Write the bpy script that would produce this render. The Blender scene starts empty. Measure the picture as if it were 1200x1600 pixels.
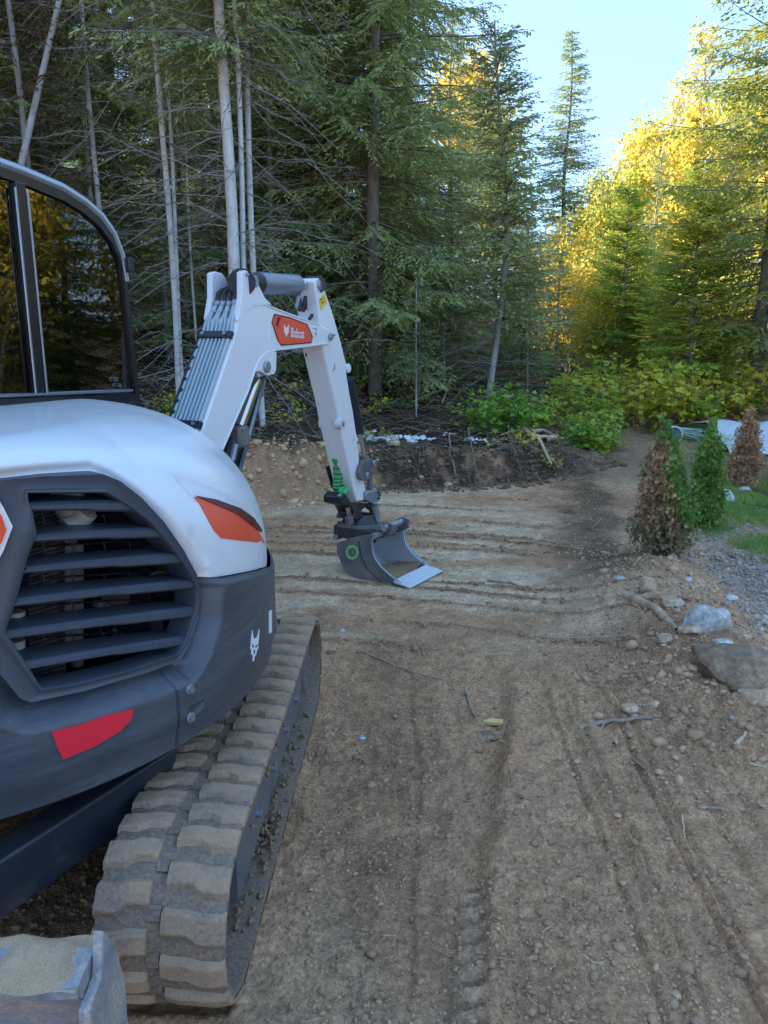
import bpy, bmesh, math, random
import numpy as np
from mathutils import Vector, Matrix

# ------------------------------------------------------------------ camera, sky, sun, exposure
sc = bpy.context.scene
COL = sc.collection
CAM_H, PITCH, FOC = 1.7, math.radians(13.0), 1200.0
cam_d = bpy.data.cameras.new('camera'); cam = bpy.data.objects.new('camera', cam_d); COL.objects.link(cam)
cam.location = (0, 0, CAM_H); cam.rotation_euler = (math.radians(90) - PITCH, 0, 0)
cam_d.sensor_fit = 'VERTICAL'; cam_d.sensor_height = 36; cam_d.lens = 27; cam_d.clip_start = .05; cam_d.clip_end = 1000
sc.camera = cam
SUN_AZ, SUN_EL = -64.0, 29.0          # clockwise from +Y, degrees
world = bpy.data.worlds.new('World'); sc.world = world; world.use_nodes = True
wn = world.node_tree
sky = wn.nodes.new('ShaderNodeTexSky'); sky.sky_type = 'NISHITA'; sky.sun_disc = False
sky.sun_elevation = math.radians(SUN_EL); sky.sun_rotation = math.radians(SUN_AZ)
sky.air_density = 1.0; sky.dust_density = .8; sky.ozone_density = 1.0
smx = wn.nodes.new('ShaderNodeMix'); smx.data_type = 'RGBA'; smx.inputs[0].default_value = .92
wn.links.new(sky.outputs[0], smx.inputs[6]); smx.inputs[7].default_value = (.38, .70, 1.28, 1)     # evens the clear sky out towards one blue
wn.links.new(smx.outputs[2], wn.nodes['Background'].inputs[0])
wn.nodes['Background'].inputs[1].default_value = .15
sd = bpy.data.lights.new('sun', 'SUN'); sd.energy = 2.0; sd.angle = math.radians(.5); sd.color = (1, .91, .76)
sun = bpy.data.objects.new('sun', sd); COL.objects.link(sun)
_a, _e = math.radians(SUN_AZ), math.radians(SUN_EL)
sun.rotation_euler = Vector((math.sin(_a) * math.cos(_e), math.cos(_a) * math.cos(_e), math.sin(_e))).to_track_quat('Z', 'Y').to_euler()
sc.view_settings.view_transform = 'Standard'; sc.view_settings.look = 'None'
sc.view_settings.exposure = 3.2; sc.view_settings.gamma = 1.0; sc.view_settings.use_curve_mapping = False
sc.render.engine = 'CYCLES'
sc.cycles.max_bounces = 7; sc.cycles.diffuse_bounces = 4; sc.cycles.glossy_bounces = 3
sc.cycles.transmission_bounces = 3; sc.cycles.transparent_max_bounces = 6
sc.cycles.use_denoising = True; sc.cycles.sample_clamp_indirect = 6
sc.cycles.caustics_reflective = False; sc.cycles.caustics_refractive = False

# ------------------------------------------------------------------ survey helpers (pixel of the photograph -> point of the world)
CP, SP = math.cos(PITCH), math.sin(PITCH)
O = Vector((0, 0, CAM_H))
def ray(px, py):
    u, v = (px - 600) / FOC, (800 - py) / FOC
    return Vector((u, CP + v * SP, -SP + v * CP))
def on_z(px, py, z=0.0):
    d = ray(px, py); return O + d * ((z - CAM_H) / d.z)
def on_y(px, py, y):
    d = ray(px, py); return O + d * (y / d.y)
def on_plane(px, py, p, n):
    d = ray(px, py); return O + d * ((p - O).dot(n) / d.dot(n))

# ------------------------------------------------------------------ noise
def _h(ix, iy, s):
    n = (ix.astype(np.int64) * 374761393 + iy.astype(np.int64) * 668265263 + s * 2147483647 * 31) & 0xffffffff
    n = ((n ^ (n >> 13)) * 1274126177) & 0xffffffff
    return ((n ^ (n >> 16)) & 0xffff) / 65535.0
def vnoise(x, y, s=0):
    x = np.asarray(x, float); y = np.asarray(y, float)
    ix, iy = np.floor(x), np.floor(y); fx, fy = x - ix, y - iy
    fx = fx * fx * (3 - 2 * fx); fy = fy * fy * (3 - 2 * fy)
    a, b, c, d = _h(ix, iy, s), _h(ix + 1, iy, s), _h(ix, iy + 1, s), _h(ix + 1, iy + 1, s)
    return (a + (b - a) * fx) * (1 - fy) + (c + (d - c) * fx) * fy
def fbm(x, y, o=4, s=0):
    r, a, t = 0, 1.0, 0
    for k in range(o):
        r = r + a * vnoise(x * 2**k, y * 2**k, s + k); t += a; a *= .5
    return r / t * 2 - 1
def clodfield(x, y, cell, s):
    """rounded lumps of soil: one lump of its own size in most cells of a grid"""
    x = np.asarray(x, float) / cell; y = np.asarray(y, float) / cell; ix, iy = np.floor(x), np.floor(y); out = np.zeros(x.shape)
    for dx in (-1, 0, 1):
        for dy in (-1, 0, 1):
            jx, jy = ix + dx, iy + dy; cx, cy = jx + _h(jx, jy, s), jy + _h(jx, jy, s + 1); k = _h(jx, jy, s + 2)
            r = .18 + .55 * k * k; e = 1 + .5 * (_h(jx, jy, s + 3) - .5)
            q = 1 - ((x - cx) ** 2 * e + (y - cy) ** 2 / e) / r ** 2
            out = np.maximum(out, np.sqrt(np.maximum(q, 0)) * r)
    return out
def sstep(a, b, x):
    t = np.clip((np.asarray(x, float) - a) / (b - a), 0, 1); return t * t * (3 - 2 * t)

# ------------------------------------------------------------------ mesh builder
WORLD_LOC = {}
class MB:
    def __init__(s): s.v = []; s.f = []
    def add(s, vs, fs):
        n = len(s.v); s.v.extend([tuple(p) for p in vs]); s.f.extend([tuple(i + n for i in f) for f in fs]); return s
    def box(s, c, size, M=None):
        hx, hy, hz = size[0] / 2, size[1] / 2, size[2] / 2
        vs = [Vector((x, y, z)) for x in (-hx, hx) for y in (-hy, hy) for z in (-hz, hz)]
        if M is not None: vs = [M @ p for p in vs]
        c = Vector(c)
        return s.add([c + p for p in vs], [(0, 1, 3, 2), (4, 6, 7, 5), (0, 4, 5, 1), (2, 3, 7, 6), (0, 2, 6, 4), (1, 5, 7, 3)])
    def tube(s, pts, r, seg=8, cap=True):
        pts = [Vector(p) for p in pts]; n = len(pts)
        rr = r if hasattr(r, '__len__') else [r] * n
        rings = []; prev = None
        for i, p in enumerate(pts):
            t = (pts[min(i + 1, n - 1)] - pts[max(i - 1, 0)])
            t = t.normalized() if t.length > 1e-9 else Vector((0, 0, 1))
            a = prev - t * prev.dot(t) if prev is not None else (Vector((0, 0, 1)) if abs(t.z) < .9 else Vector((1, 0, 0)))
            a = (a - t * a.dot(t)).normalized(); prev = a; b = t.cross(a)
            rings.append([p + (a * math.cos(k * 2 * math.pi / seg) + b * math.sin(k * 2 * math.pi / seg)) * rr[i] for k in range(seg)])
        vs = [q for R in rings for q in R]; fs = []
        for i in range(n - 1):
            for k in range(seg):
                a, b = i * seg + k, i * seg + (k + 1) % seg
                fs.append((a, b, b + seg, a + seg))
        if cap: fs += [tuple(range(seg))[::-1], tuple((n - 1) * seg + k for k in range(seg))]
        return s.add(vs, fs)
    def prism(s, poly, off):
        poly = [Vector(p) for p in poly]; off = Vector(off); n = len(poly)
        vs = poly + [p + off for p in poly]
        fs = [tuple(range(n))[::-1], tuple(range(n, 2 * n))] + [(i, (i + 1) % n, (i + 1) % n + n, i + n) for i in range(n)]
        return s.add(vs, fs)
    def grid(s, G, closed=False):
        R, Cn = len(G), len(G[0]); vs = [p for row in G for p in row]; fs = []
        for i in range(R - 1):
            for j in range(Cn - (0 if closed else 1)):
                k = (j + 1) % Cn
                fs.append((i * Cn + j, i * Cn + k, (i + 1) * Cn + k, (i + 1) * Cn + j))
        return s.add(vs, fs)
def mesh_of(mb, name):
    me = bpy.data.meshes.new(name); me.from_pydata(mb.v, [], mb.f); me.update(); return me
def fix_normals(me):
    bm = bmesh.new(); bm.from_mesh(me); bmesh.ops.recalc_face_normals(bm, faces=bm.faces); bm.to_mesh(me); bm.free()
def tag(o, label=None, cat=None, group=None, kind=None):
    for k, v in (('label', label), ('category', cat), ('group', group), ('kind', kind)):
        if v: o[k] = v
    return o
def obj(name, mb, mat, parent=None, smooth=35, bevel=0, recalc=True, **kw):
    vs = np.array([tuple(p) for p in mb.v]); c = (vs.min(0) + vs.max(0)) / 2
    mb.v = [tuple(p) for p in vs - c]
    me = mesh_of(mb, name)
    if recalc: fix_normals(me)
    if smooth is not None and smooth > 0:
        me.shade_smooth(); me.set_sharp_from_angle(angle=math.radians(smooth))
    o = bpy.data.objects.new(name, me); COL.objects.link(o)
    if mat: me.materials.append(mat)
    w = Vector(c)
    if parent is not None:
        o.parent = parent; o.location = w - WORLD_LOC[parent]
    else: o.location = w
    WORLD_LOC[o] = w
    if bevel:
        b = o.modifiers.new('bevel', 'BEVEL'); b.width = bevel; b.segments = 2; b.limit_method = 'ANGLE'; b.angle_limit = math.radians(40)
        b.harden_normals = False
    tag(o, **kw); return o
def empty(name, loc, label=None, cat=None, group=None):
    o = bpy.data.objects.new(name, None); COL.objects.link(o); o.location = loc; o.empty_display_size = .2
    WORLD_LOC[o] = Vector(loc); tag(o, label, cat, group); return o

# ------------------------------------------------------------------ materials
def newmat(name):
    m = bpy.data.materials.new(name); m.use_nodes = True
    nt = m.node_tree; b = nt.nodes['Principled BSDF']; return m, nt, b
def noise_node(nt, scale, detail=4, rough=.6, coord=None, dist=0):
    n = nt.nodes.new('ShaderNodeTexNoise'); n.inputs['Scale'].default_value = scale
    n.inputs['Detail'].default_value = detail; n.inputs['Roughness'].default_value = rough; n.inputs['Distortion'].default_value = dist
    if coord is not None: nt.links.new(coord, n.inputs['Vector'])
    return n
def ramp(nt, fac, stops):
    r = nt.nodes.new('ShaderNodeValToRGB'); e = r.color_ramp.elements
    while len(e) < len(stops): e.new(.5)
    for i, (p, c) in enumerate(stops):
        e[i].position = p; e[i].color = (*c, 1) if len(c) == 3 else c
    nt.links.new(fac, r.inputs[0]); return r
def mix(nt, fac, a, b, mode='MIX'):
    m = nt.nodes.new('ShaderNodeMix'); m.data_type = 'RGBA'; m.blend_type = mode
    for idx, val in ((0, fac), (6, a), (7, b)):
        if isinstance(val, (int, float)): m.inputs[idx].default_value = val
        elif isinstance(val, tuple): m.inputs[idx].default_value = (*val, 1)
        else: nt.links.new(val, m.inputs[idx])
    return m.outputs[2]
def geo_pos(nt): return nt.nodes.new('ShaderNodeNewGeometry').outputs['Position']
def bump(nt, b, h, strength=.3, dist=.01):
    n = nt.nodes.new('ShaderNodeBump'); n.inputs['Strength'].default_value = strength; n.inputs['Distance'].default_value = dist
    nt.links.new(h, n.inputs['Height']); nt.links.new(n.outputs[0], b.inputs['Normal'])
DIRT = (.19, .145, .105)
def painted(name, col, rough=.35, dirt=.3, dscale=3, coat=0, spec=.5, metal=0, stretch=(1, 1, 1), fine=.04, dirtcol=DIRT):
    """paint or plastic with blotchy dust and scratches"""
    m, nt, b = newmat(name); pos = geo_pos(nt)
    mp = nt.nodes.new('ShaderNodeMapping'); nt.links.new(pos, mp.inputs[0]); mp.inputs['Scale'].default_value = stretch
    n1 = noise_node(nt, dscale, 7, .68, mp.outputs[0]); n2 = noise_node(nt, dscale * 14, 4, .6, mp.outputs[0])
    lo = .62 - dirt * .4
    f = ramp(nt, n1.outputs[0], [(max(lo, .05), (0, 0, 0)), (min(lo + .28, 1), (1, 1, 1))])
    g = ramp(nt, n2.outputs[0], [(.35, (.2, .2, .2)), (.7, (1, 1, 1))])
    fac = mix(nt, 1.0, f.outputs[0], g.outputs[0], 'MULTIPLY')
    sc_ = nt.nodes.new('ShaderNodeMath'); sc_.operation = 'MULTIPLY'; nt.links.new(fac, sc_.inputs[0]); sc_.inputs[1].default_value = min(1, dirt * 1.6)
    c = mix(nt, sc_.outputs[0], col, dirtcol); nt.links.new(c, b.inputs['Base Color'])
    rr = ramp(nt, sc_.outputs[0], [(0, (rough,) * 3), (1, (.85,) * 3)]); nt.links.new(rr.outputs[0], b.inputs['Roughness'])
    b.inputs['Specular IOR Level'].default_value = spec; b.inputs['Metallic'].default_value = metal
    b.inputs['Coat Weight'].default_value = coat; b.inputs['Coat Roughness'].default_value = .15
    bump(nt, b, n2.outputs[0], fine, .004)
    return m
M = {}
M['white'] = painted('white_machine_paint', (.72, .72, .72), .28, .26, 3.6, coat=.3, fine=.02, stretch=(1, 1, .45), dirtcol=(.50, .44, .36))
M['white_dusty'] = painted('dusty_white_paint', (.62, .63, .62), .42, .38, 4, fine=.03)
M['plastic'] = painted('dark_moulded_plastic', (.050, .060, .080), .40, .34, 5, stretch=(1, 1, .35), fine=.10, dirtcol=(.12, .12, .125))
M['counterweight'] = painted('scuffed_dark_counterweight_paint', (.056, .063, .077), .32, .50, 9, stretch=(.35, .35, 2.6), fine=.16, dirtcol=(.15, .15, .155))
M['black'] = painted('black_painted_steel', (.016, .019, .024), .4, .25, 6, fine=.06)
M['frame_black'] = painted('black_cab_frame', (.012, .014, .017), .25, .08, 4, coat=.3, fine=.01)
M['rail'] = painted('satin_grey_roof_rail', (.34, .38, .43), .22, .08, 4, metal=.7, fine=.01)
M['rubber'] = painted('muddy_track_rubber', (.46, .295, .170), .9, .65, 8, fine=.9, dirtcol=(.17, .14, .12))
M['belt'] = painted('dark_track_belt', (.095, .09, .085), .75, 1.15, 7, fine=.6, dirtcol=(.34, .225, .135))
M['beam'] = painted('dark_blade_arm_paint', (.022, .028, .040), .4, .35, 6, fine=.1)
M['under'] = painted('muddy_blue_grey_steel', (.085, .098, .12), .45, .8, 7, fine=.25)
M['blade'] = painted('worn_blade_steel', (.15, .18, .225), .40, .75, 9, fine=.5, dirtcol=(.52, .41, .29))
M['steel'] = painted('worn_bare_steel', (.30, .32, .35), .38, .35, 9, metal=.6, fine=.15)
M['chrome'] = painted('chrome_rod', (.6, .6, .6), .12, .03, 4, metal=1, fine=0)
M['tube'] = painted('painted_hydraulic_tube', (.36, .44, .47), .32, .18, 6, fine=.02)
M['cyl'] = painted('grey_cylinder_barrel', (.22, .25, .28), .33, .25, 6, metal=.3, fine=.05)
M['hose'] = painted('black_rubber_hose', (.02, .02, .022), .6, .35, 8, fine=.2)
M['orange'] = painted('orange_red_decal', (.80, .085, .030), .35, .12, 3, fine=.01, dirtcol=(.25, .05, .03))
M['red'] = painted('red_reflector', (.85, .022, .045), .25, .06, 4, coat=.4, fine=.01)
M['darkred'] = painted('dark_red_outline', (.10, .015, .012), .4, 0, 3, fine=0)
M['logo_white'] = painted('white_print', (.70, .72, .74), .4, .05, 6, fine=0)
M['yellow'] = painted('yellow_warning_print', (.72, .55, .03), .4, .08, 6, fine=0)
M['green'] = painted('bright_green_sleeve', (.05, .40, .10), .5, .12, 8, fine=.2)
M['green2'] = painted('light_green_paint', (.16, .50, .13), .4, .2, 8, fine=.02)
M['bucket'] = painted('dark_grey_bucket_paint', (.075, .085, .095), .42, .5, 6, fine=.12, dirtcol=(.30, .24, .18))
M['bucket_in'] = painted('polished_bucket_steel', (.60, .62, .64), .4, .3, 5, metal=.35, fine=.06)
M['soil'] = painted('packed_soil', (.26, .165, .095), .95, .5, 12, fine=1.0, dirtcol=(.42, .29, .18), spec=.1)
M['cream_dirt'] = painted('caked_pale_mud', (.50, .38, .25), .95, 1.0, 22, fine=1.0, dirtcol=(.34, .23, .14), spec=.1)
M['cream'] = painted('cream_plastic_duct', (.42, .38, .32), .5, .2, 8)
M['radiator'] = painted('radiator_fins', (.14, .125, .11), .6, .3, 20)
M['seat'] = painted('black_seat_cloth', (.02, .02, .022), .8, .1, 10)
def glass():
    m, nt, b = newmat('tinted_cab_glass'); out = nt.nodes['Material Output']; nt.nodes.remove(b)
    t = nt.nodes.new('ShaderNodeBsdfTransparent'); t.inputs[0].default_value = (.035, .045, .055, 1)
    g = nt.nodes.new('ShaderNodeBsdfGlossy'); g.inputs['Roughness'].default_value = .012; g.inputs['Color'].default_value = (1, 1, 1, 1)
    fr = nt.nodes.new('ShaderNodeFresnel'); fr.inputs[0].default_value = 1.95
    mx = nt.nodes.new('ShaderNodeMixShader'); nt.links.new(fr.outputs[0], mx.inputs[0]); nt.links.new(t.outputs[0], mx.inputs[1]); nt.links.new(g.outputs[0], mx.inputs[2])
    nt.links.new(mx.outputs[0], out.inputs[0]); return m
M['glass'] = glass()

# ------------------------------------------------------------------ terrain
def bank_base(x):      # y of the foot of the cut bank
    x = np.asarray(x, float)
    return np.interp(x, [-8, -3, -1.3, -.9, -.3, .7, 1.6, 2.2, 3.0], [6.6, 6.9, 7.25, 7.8, 8.45, 8.6, 8.8, 9.3, 10.2])
def bank_amp(x):
    return np.interp(np.asarray(x, float), [-3, -1.2, -.3, 1.8, 2.4, 3.2], [.62, .56, .36, .30, .16, 0])
_rs = random.Random(19); SWEEP = []; _r = 4.75
while _r < 9.6: SWEEP.append((_r, _rs.uniform(.022, .055), _rs.uniform(.5, 1.2), _rs.uniform(0, 50))); _r += _rs.choice([.16, .28, .40, .52]) * _rs.uniform(.85, 1.15)
def sweeps(x, y):
    """thin crumb ridges left by the blade, curved about the machine"""
    out = 0 * x; r0 = np.hypot(x + 1.15, y + .4); th_ = np.arctan2(x + 1.15, y + .4)
    for c, w, a, s in SWEEP:
        r = r0 + .07 * fbm(th_ * 3 + s, 0 * x + s, 2, 40) + .012 * fbm(x * 9, y * 9, 2, 41) + .25 * np.clip(th_ - .28, 0, 1) ** 1.3
        gate = sstep(.25, .6, vnoise(th_ * 4 + s * 3, 0 * x + s, 42) + .12)
        out = np.maximum(out, a * np.exp(-((r - c + .4) / w) ** 2) * gate)
    return np.clip(out, 0, 1.2)
def terrain(x, y, detail=True):
    x = np.asarray(x, float); y = np.asarray(y, float)
    wob = fbm(x * 1.3, y * 1.3, 3, 5) * .14
    bb = bank_base(x) + wob
    d = y - bb
    h = bank_amp(x) * sstep(0, .62, d)
    h = h + np.clip(d - .5, 0, 60) * np.interp(x, [-3, 1, 3, 6], [.125, .105, .085, .075]) * sstep(.3, 3, d)
    h = np.minimum(h, 4.5)
    # right side: berm of loose soil, then the ground falls to the grass
    be = np.exp(-((x - (1.62 + .16 * (y - 3.6))) / .42) ** 2) * sstep(2.0, 3.6, y) * (1 - sstep(5.0, 6.0, y)) * .21
    h = h + be
    h = h - .32 * sstep(2.5, 5.0, x - .20 * (y - 4)) * (1 - sstep(8.5, 12, y))
    # left of the machine the ground stays level; behind the viewer too
    if detail:
        flat = 1 - sstep(-.2, .3, d)
        cx, cy = -1.3, -1.0
        arcs = sstep(3.7, 4.5, y) * sstep(1.9, .9, x + .3 * fbm(x, y, 2, 3)) * flat
        ridge = sweeps(x, y) if np.any(arcs > 0) else 0 * x
        h = h + arcs * (ridge * .015 - .006)
        # foreground: low ridge, wheel-like drag lines
        rx = .28 + .19 * (y - 1.6) + .03 * fbm(y * 2, 0 * y, 2, 44)
        near = (1 - sstep(3.1, 3.7, y))
        h = h + near * (.036 * np.exp(-((x - rx) / .045) ** 2) * (.5 + vnoise(y * 9, x * 4, 45)) - .030 * np.exp(-((x - rx + .085) / .05) ** 2) + .015 * sstep(-.02, .06, x - rx))
        drag = x - .28 * np.sin(y * .35 + .2) - .05 * fbm(x * 1.2, y * 1.1, 3, 4)
        lines = sum(a * np.exp(-((drag - c) / w) ** 2) for c, w, a in ((.50, .010, -.020), (.56, .020, -.022), (.61, .008, -.014), (.69, .030, -.014), (.755, .010, -.026), (.80, .010, -.018), (.93, .018, -.018), (1.05, .012, -.014), (-.06, .03, -.014), (.06, .02, -.012), (-.13, .012, -.012)))
        h = h + lines * sstep(1.0, 1.5, y) * (1 - sstep(3.2, 4.0, y))
        # imprint of track lugs close to the camera
        imp = sstep(.055, .03, np.abs(x - (.215 + .13 * (y - 1.6)))) * sstep(1.2, 1.25, y) * (1 - sstep(2.05, 2.2, y))
        h = h * (1 - .6 * imp) + imp * (.036 * sstep(.42, .56, np.abs(np.sin(y * math.pi / .075))) - .026)
        # track path behind the tracks
        tr = sstep(.17, .14, np.abs(x + .55 - .03 * (y - 1.7))) * (1 - sstep(1.75, 2.0, y)) * sstep(-2, .5, y)
        h = h + tr * (.012 * np.sin(y * 2 * math.pi / .10) - .025)
        rough = .45 + .55 * sstep(0, .6, fbm(x * 1.7, y * 1.7, 3, 21) + .3)
        smooth_ = 1 - .7 * arcs * (1 - ridge) + .5 * arcs * ridge
        h = h + (fbm(x * 2.2, y * 2.2, 3, 1) * .012 + fbm(x * 9, y * 9, 4, 2) * .011 * rough * smooth_ + fbm(x * 34, y * 34, 4, 7) * .010 * rough * smooth_) * (1 + 1.1 * sstep(.02, .1, be))
        cover_ = np.clip(.55 + 1.1 * fbm(x * 2.6, y * 2.6, 3, 23), .12, 1) * smooth_ * (1 - .8 * imp)
        if np.any(y < 7): h = h + cover_ * (clodfield(x + .02 * fbm(x * 20, y * 20, 2, 3), y, .055, 70) * .026 * (1 - sstep(6, 8, y)) + clodfield(x, y, .021, 80) * .012 * (1 - sstep(3, 4.2, y)) + clodfield(x, y, .12, 90) * .05 * sstep(.02, .12, be))
        bk = np.exp(-(((x - .22) / .5) ** 2 + ((y - 5.25) / .5) ** 2) ** 2); h = h * (1 - .75 * bk) - .012 * bk
        h = h + fbm(x * 4, y * 4, 4, 31) * .05 * sstep(0, .4, d) * (1 + 1.2 * (1 - sstep(.5, 1.5, d)))
        h = h + fbm(x * 1.1, y * 1.1, 3, 33) * .14 * sstep(1.0, 3, d)
    return h
def tz(x, y): return float(terrain(np.array([x]), np.array([y]), False)[0])
def tzd(x, y): return float(terrain(np.array([x]), np.array([y]), True)[0])
def soil_colour(x, y, z):
    n1 = fbm(x * 1.2, y * 1.2, 4, 51); n2 = fbm(x * 5, y * 5, 4, 52); n3 = fbm(x * 30, y * 30, 3, 53)
    base = np.stack([.64 + 0 * x, .372 + 0 * x, .212 + 0 * x], -1)
    def blend(c, f): 
        nonlocal base
        f = np.clip(f, 0, 1)[..., None]; base = base * (1 - f) + np.array(c) * f
    bb = bank_base(x) + fbm(x * 1.3, y * 1.3, 3, 5) * .14; d = y - bb
    flat = 1 - sstep(-.2, .3, d)
    arcs = sstep(3.7, 4.5, y) * sstep(1.9, .9, x + .3 * fbm(x, y, 2, 3)) * flat
    ridge = sweeps(x, y)
    pale = arcs * sstep(.45, .10, ridge + n2 * .2) * sstep(-.10, .22, fbm(x * .6, y * 2.4, 4, 57) + .2 * n2 + .10 * sstep(6.5, 4.8, y))
    blend((.80, .60, .40), pale * .85)
    blend((.34, .205, .115), arcs * sstep(.25, .8, ridge + n2 * .3) * .8)
    blend((.36, .23, .13), sstep(.15, .55, n1 * .7 + n2 * .4) * .45)
    # dry tan patches in the foreground
    blend((.76, .50, .31), (1 - arcs) * sstep(.0, .5, fbm(x * 1.5, y * .8, 4, 61)) * flat * .6)
    blend((.24, .135, .078), (1 - arcs) * sstep(.05, .45, fbm(x * 1.9 + 7, y * 1.1, 4, 63)) * flat * .4)
    blend((.22, .125, .072), sstep(.32, .08, np.abs(x + .12 - .05 * y)) * sstep(1.4, 2.2, y) * (1 - sstep(3.9, 4.6, y)) * sstep(-.3, .3, n2 + n1) * .45)
    imp = sstep(.06, .03, np.abs(x - (.215 + .13 * (y - 1.6)))) * sstep(1.2, 1.25, y) * (1 - sstep(2.05, 2.2, y))
    blend((.74, .52, .34), imp * .45)
    # damp dark soil to the right of the cleared pad and along it
    blend((.10, .070, .045), sstep(.35, 1.0, 1 - np.abs(x - (1.75 + .22 * (y - 6))) / .8 + n2 * .5) * sstep(4.6, 5.4, y) * flat * .8)
    # bank: pale clay on the left, dark humus along the top
    face = sstep(-.15, .1, d) * (1 - sstep(.55, .9, d + n2 * .2))
    blend((.50, .31, .18), face * sstep(.3, -.6, x + n2 * .6) * .9)
    blend((.052, .036, .026), face * sstep(-.8, .2, x + n2 * .8) * sstep(-.5, .2, n2 + n1 + .35) * .95)
    forest = sstep(.45, .9, d + n2 * .25)
    blend((.060, .042, .030), forest * sstep(3.6, 2.4, x - .25 * (y - 9)))
    blend((.12, .085, .055), forest * sstep(.0, .5, fbm(x * 3, y * 3, 3, 71)) * .6)
    blend((.40, .27, .17), sstep(8.6, 9.2, y) * sstep(2.2, 3.0, x) * (1 - sstep(14, 15.5, y)) * .8)
    blend((.085, .06, .04), sstep(7.5, 9.5, x - .25 * np.maximum(y - 4, 0)))
    # right: grey gravel, then grass
    gx = x - (2.15 + .18 * (y - 4.5))
    blend((.36, .34, .31), sstep(-.15, .35, gx + n2 * .5) * (1 - sstep(.5, 1.1, gx + n1 * .3)) * sstep(2.6, 3.3, y) * (1 - sstep(8, 9.5, y)) * sstep(-.2, .3, n3 + n2 * .6 + .2) * .75)
    blend((.055, .075, .030), sstep(.45, 1.2, gx + n1 * .6 + n2 * .3) * sstep(3.0, 4.0, y) * (1 - sstep(9.5, 11, y)) * .85)
    return base * (1 + .20 * n2 + .22 * n3)[..., None]
def ground():
    th = np.concatenate([np.linspace(-math.pi, -.62, 70, endpoint=False), np.linspace(-.62, .62, 420), np.linspace(.62, math.pi, 71)[1:]])
    r = [.35]
    while r[-1] < 1.3: r.append(r[-1] * 1.06)
    while r[-1] < 6: r.append(r[-1] * 1.0052)
    while r[-1] < 18: r.append(r[-1] * 1.0085)
    while r[-1] < 400: r.append(r[-1] * 1.09)
    r = np.array(r); T, R = np.meshgrid(th, r)
    X, Y = R * np.sin(T), R * np.cos(T)
    Z = terrain(X, Y)
    Z = np.where(R > 45, np.minimum(Z, 4.5), Z)
    n, m = X.shape
    V = np.stack([X, Y, Z], -1).reshape(-1, 3)
    colr = soil_colour(X, Y, Z).reshape(-1, 3)
    i, j = np.meshgrid(np.arange(n - 1), np.arange(m - 1), indexing='ij')
    a = (i * m + j).ravel(); F = np.stack([a, a + m, a + m + 1, a + 1], -1)
    V = np.vstack([V, [[0, 0, tz(0, 0)]]]); colr = np.vstack([colr, [[.2, .15, .1]]])
    me = bpy.data.meshes.new('ground'); nf = len(F); cap = [(len(V) - 1, k, k + 1) for k in range(m - 1)]
    me.vertices.add(len(V)); me.vertices.foreach_set('co', V.ravel())
    loops = np.concatenate([F.ravel(), np.array(cap).ravel()])
    me.loops.add(len(loops)); me.loops.foreach_set('vertex_index', loops)
    starts = np.concatenate([np.arange(nf) * 4, nf * 4 + np.arange(len(cap)) * 3])
    me.polygons.add(len(starts)); me.polygons.foreach_set('loop_start', starts)
    me.update(calc_edges=True); me.shade_smooth()
    ca = me.color_attributes.new('soil', 'FLOAT_COLOR', 'POINT')
    ca.data.foreach_set('color', np.hstack([np.clip(colr, 0, 1), np.ones((len(V), 1))]).ravel())
    m_, nt, b = newmat('churned_soil'); pos = geo_pos(nt)
    at = nt.nodes.new('ShaderNodeAttribute'); at.attribute_name = 'soil'
    n1 = noise_node(nt, 60, 6, .75, pos); n2 = noise_node(nt, 9, 5, .65, pos)
    vor = nt.nodes.new('ShaderNodeTexVoronoi'); vor.inputs['Scale'].default_value = 75; nt.links.new(pos, vor.inputs['Vector'])
    r1 = ramp(nt, n1.outputs[0], [(.30, (.48, .46, .44)), (.70, (1.46, 1.44, 1.40))])
    r2 = ramp(nt, n2.outputs[0], [(.3, (.78, .78, .80)), (.7, (1.2, 1.19, 1.15))])
    c = mix(nt, 1.0, at.outputs['Color'], r1.outputs[0], 'MULTIPLY'); c = mix(nt, 1.0, c, r2.outputs[0], 'MULTIPLY')
    nt.links.new(c, b.inputs['Base Color']); b.inputs['Roughness'].default_value = .95; b.inputs['Specular IOR Level'].default_value = .15
    ad = nt.nodes.new('ShaderNodeMath'); ad.operation = 'MULTIPLY_ADD'; nt.links.new(vor.outputs['Distance'], ad.inputs[0]); ad.inputs[1].default_value = -.5; nt.links.new(n1.outputs[0], ad.inputs[2])
    bump(nt, b, ad.outputs[0], 1.0, .022)
    me.materials.append(m_)
    o = bpy.data.objects.new('ground', me); COL.objects.link(o); o['kind'] = 'structure'
ground()

# ------------------------------------------------------------------ the excavator
C0 = Vector((-1.456, 2.477, 0)); RB = 1.05; ZT = 1.47
EX = empty('mini_excavator', (C0.x, C0.y, 0), 'white and dark grey mini excavator parked at left with its bucket resting on the soil', 'excavator')
def P(name, mb, mat, parent=EX, **k): return obj(name, mb, M[mat] if isinstance(mat, str) else mat, parent, **k)
A_T = [-180, -75, -55, -32, 10, 60, 120, 180]
def z0f(t): return max(float(np.interp(math.degrees(t), A_T, [1.38, 1.40, 1.38, 1.12, .86, .95, 1.2, 1.38])), z_bound(t) + .02)
def dff(t): return float(np.interp(math.degrees(t), A_T, [.15, .12, .14, .36, .60, .60, .4, .15]))
NP_ = 2.15
def r_cover(t, z, R=RB):
    z0, d = z0f(t), dff(t)
    if z <= z0: return R
    q = min(1, (z - z0) / (ZT - z0))
    return R - d * (1 - max(0, 1 - q ** NP_) ** (1 / NP_))
def polar(p): return math.atan2(p.y - C0.y, p.x - C0.x), math.hypot(p.x - C0.x, p.y - C0.y)
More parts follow.
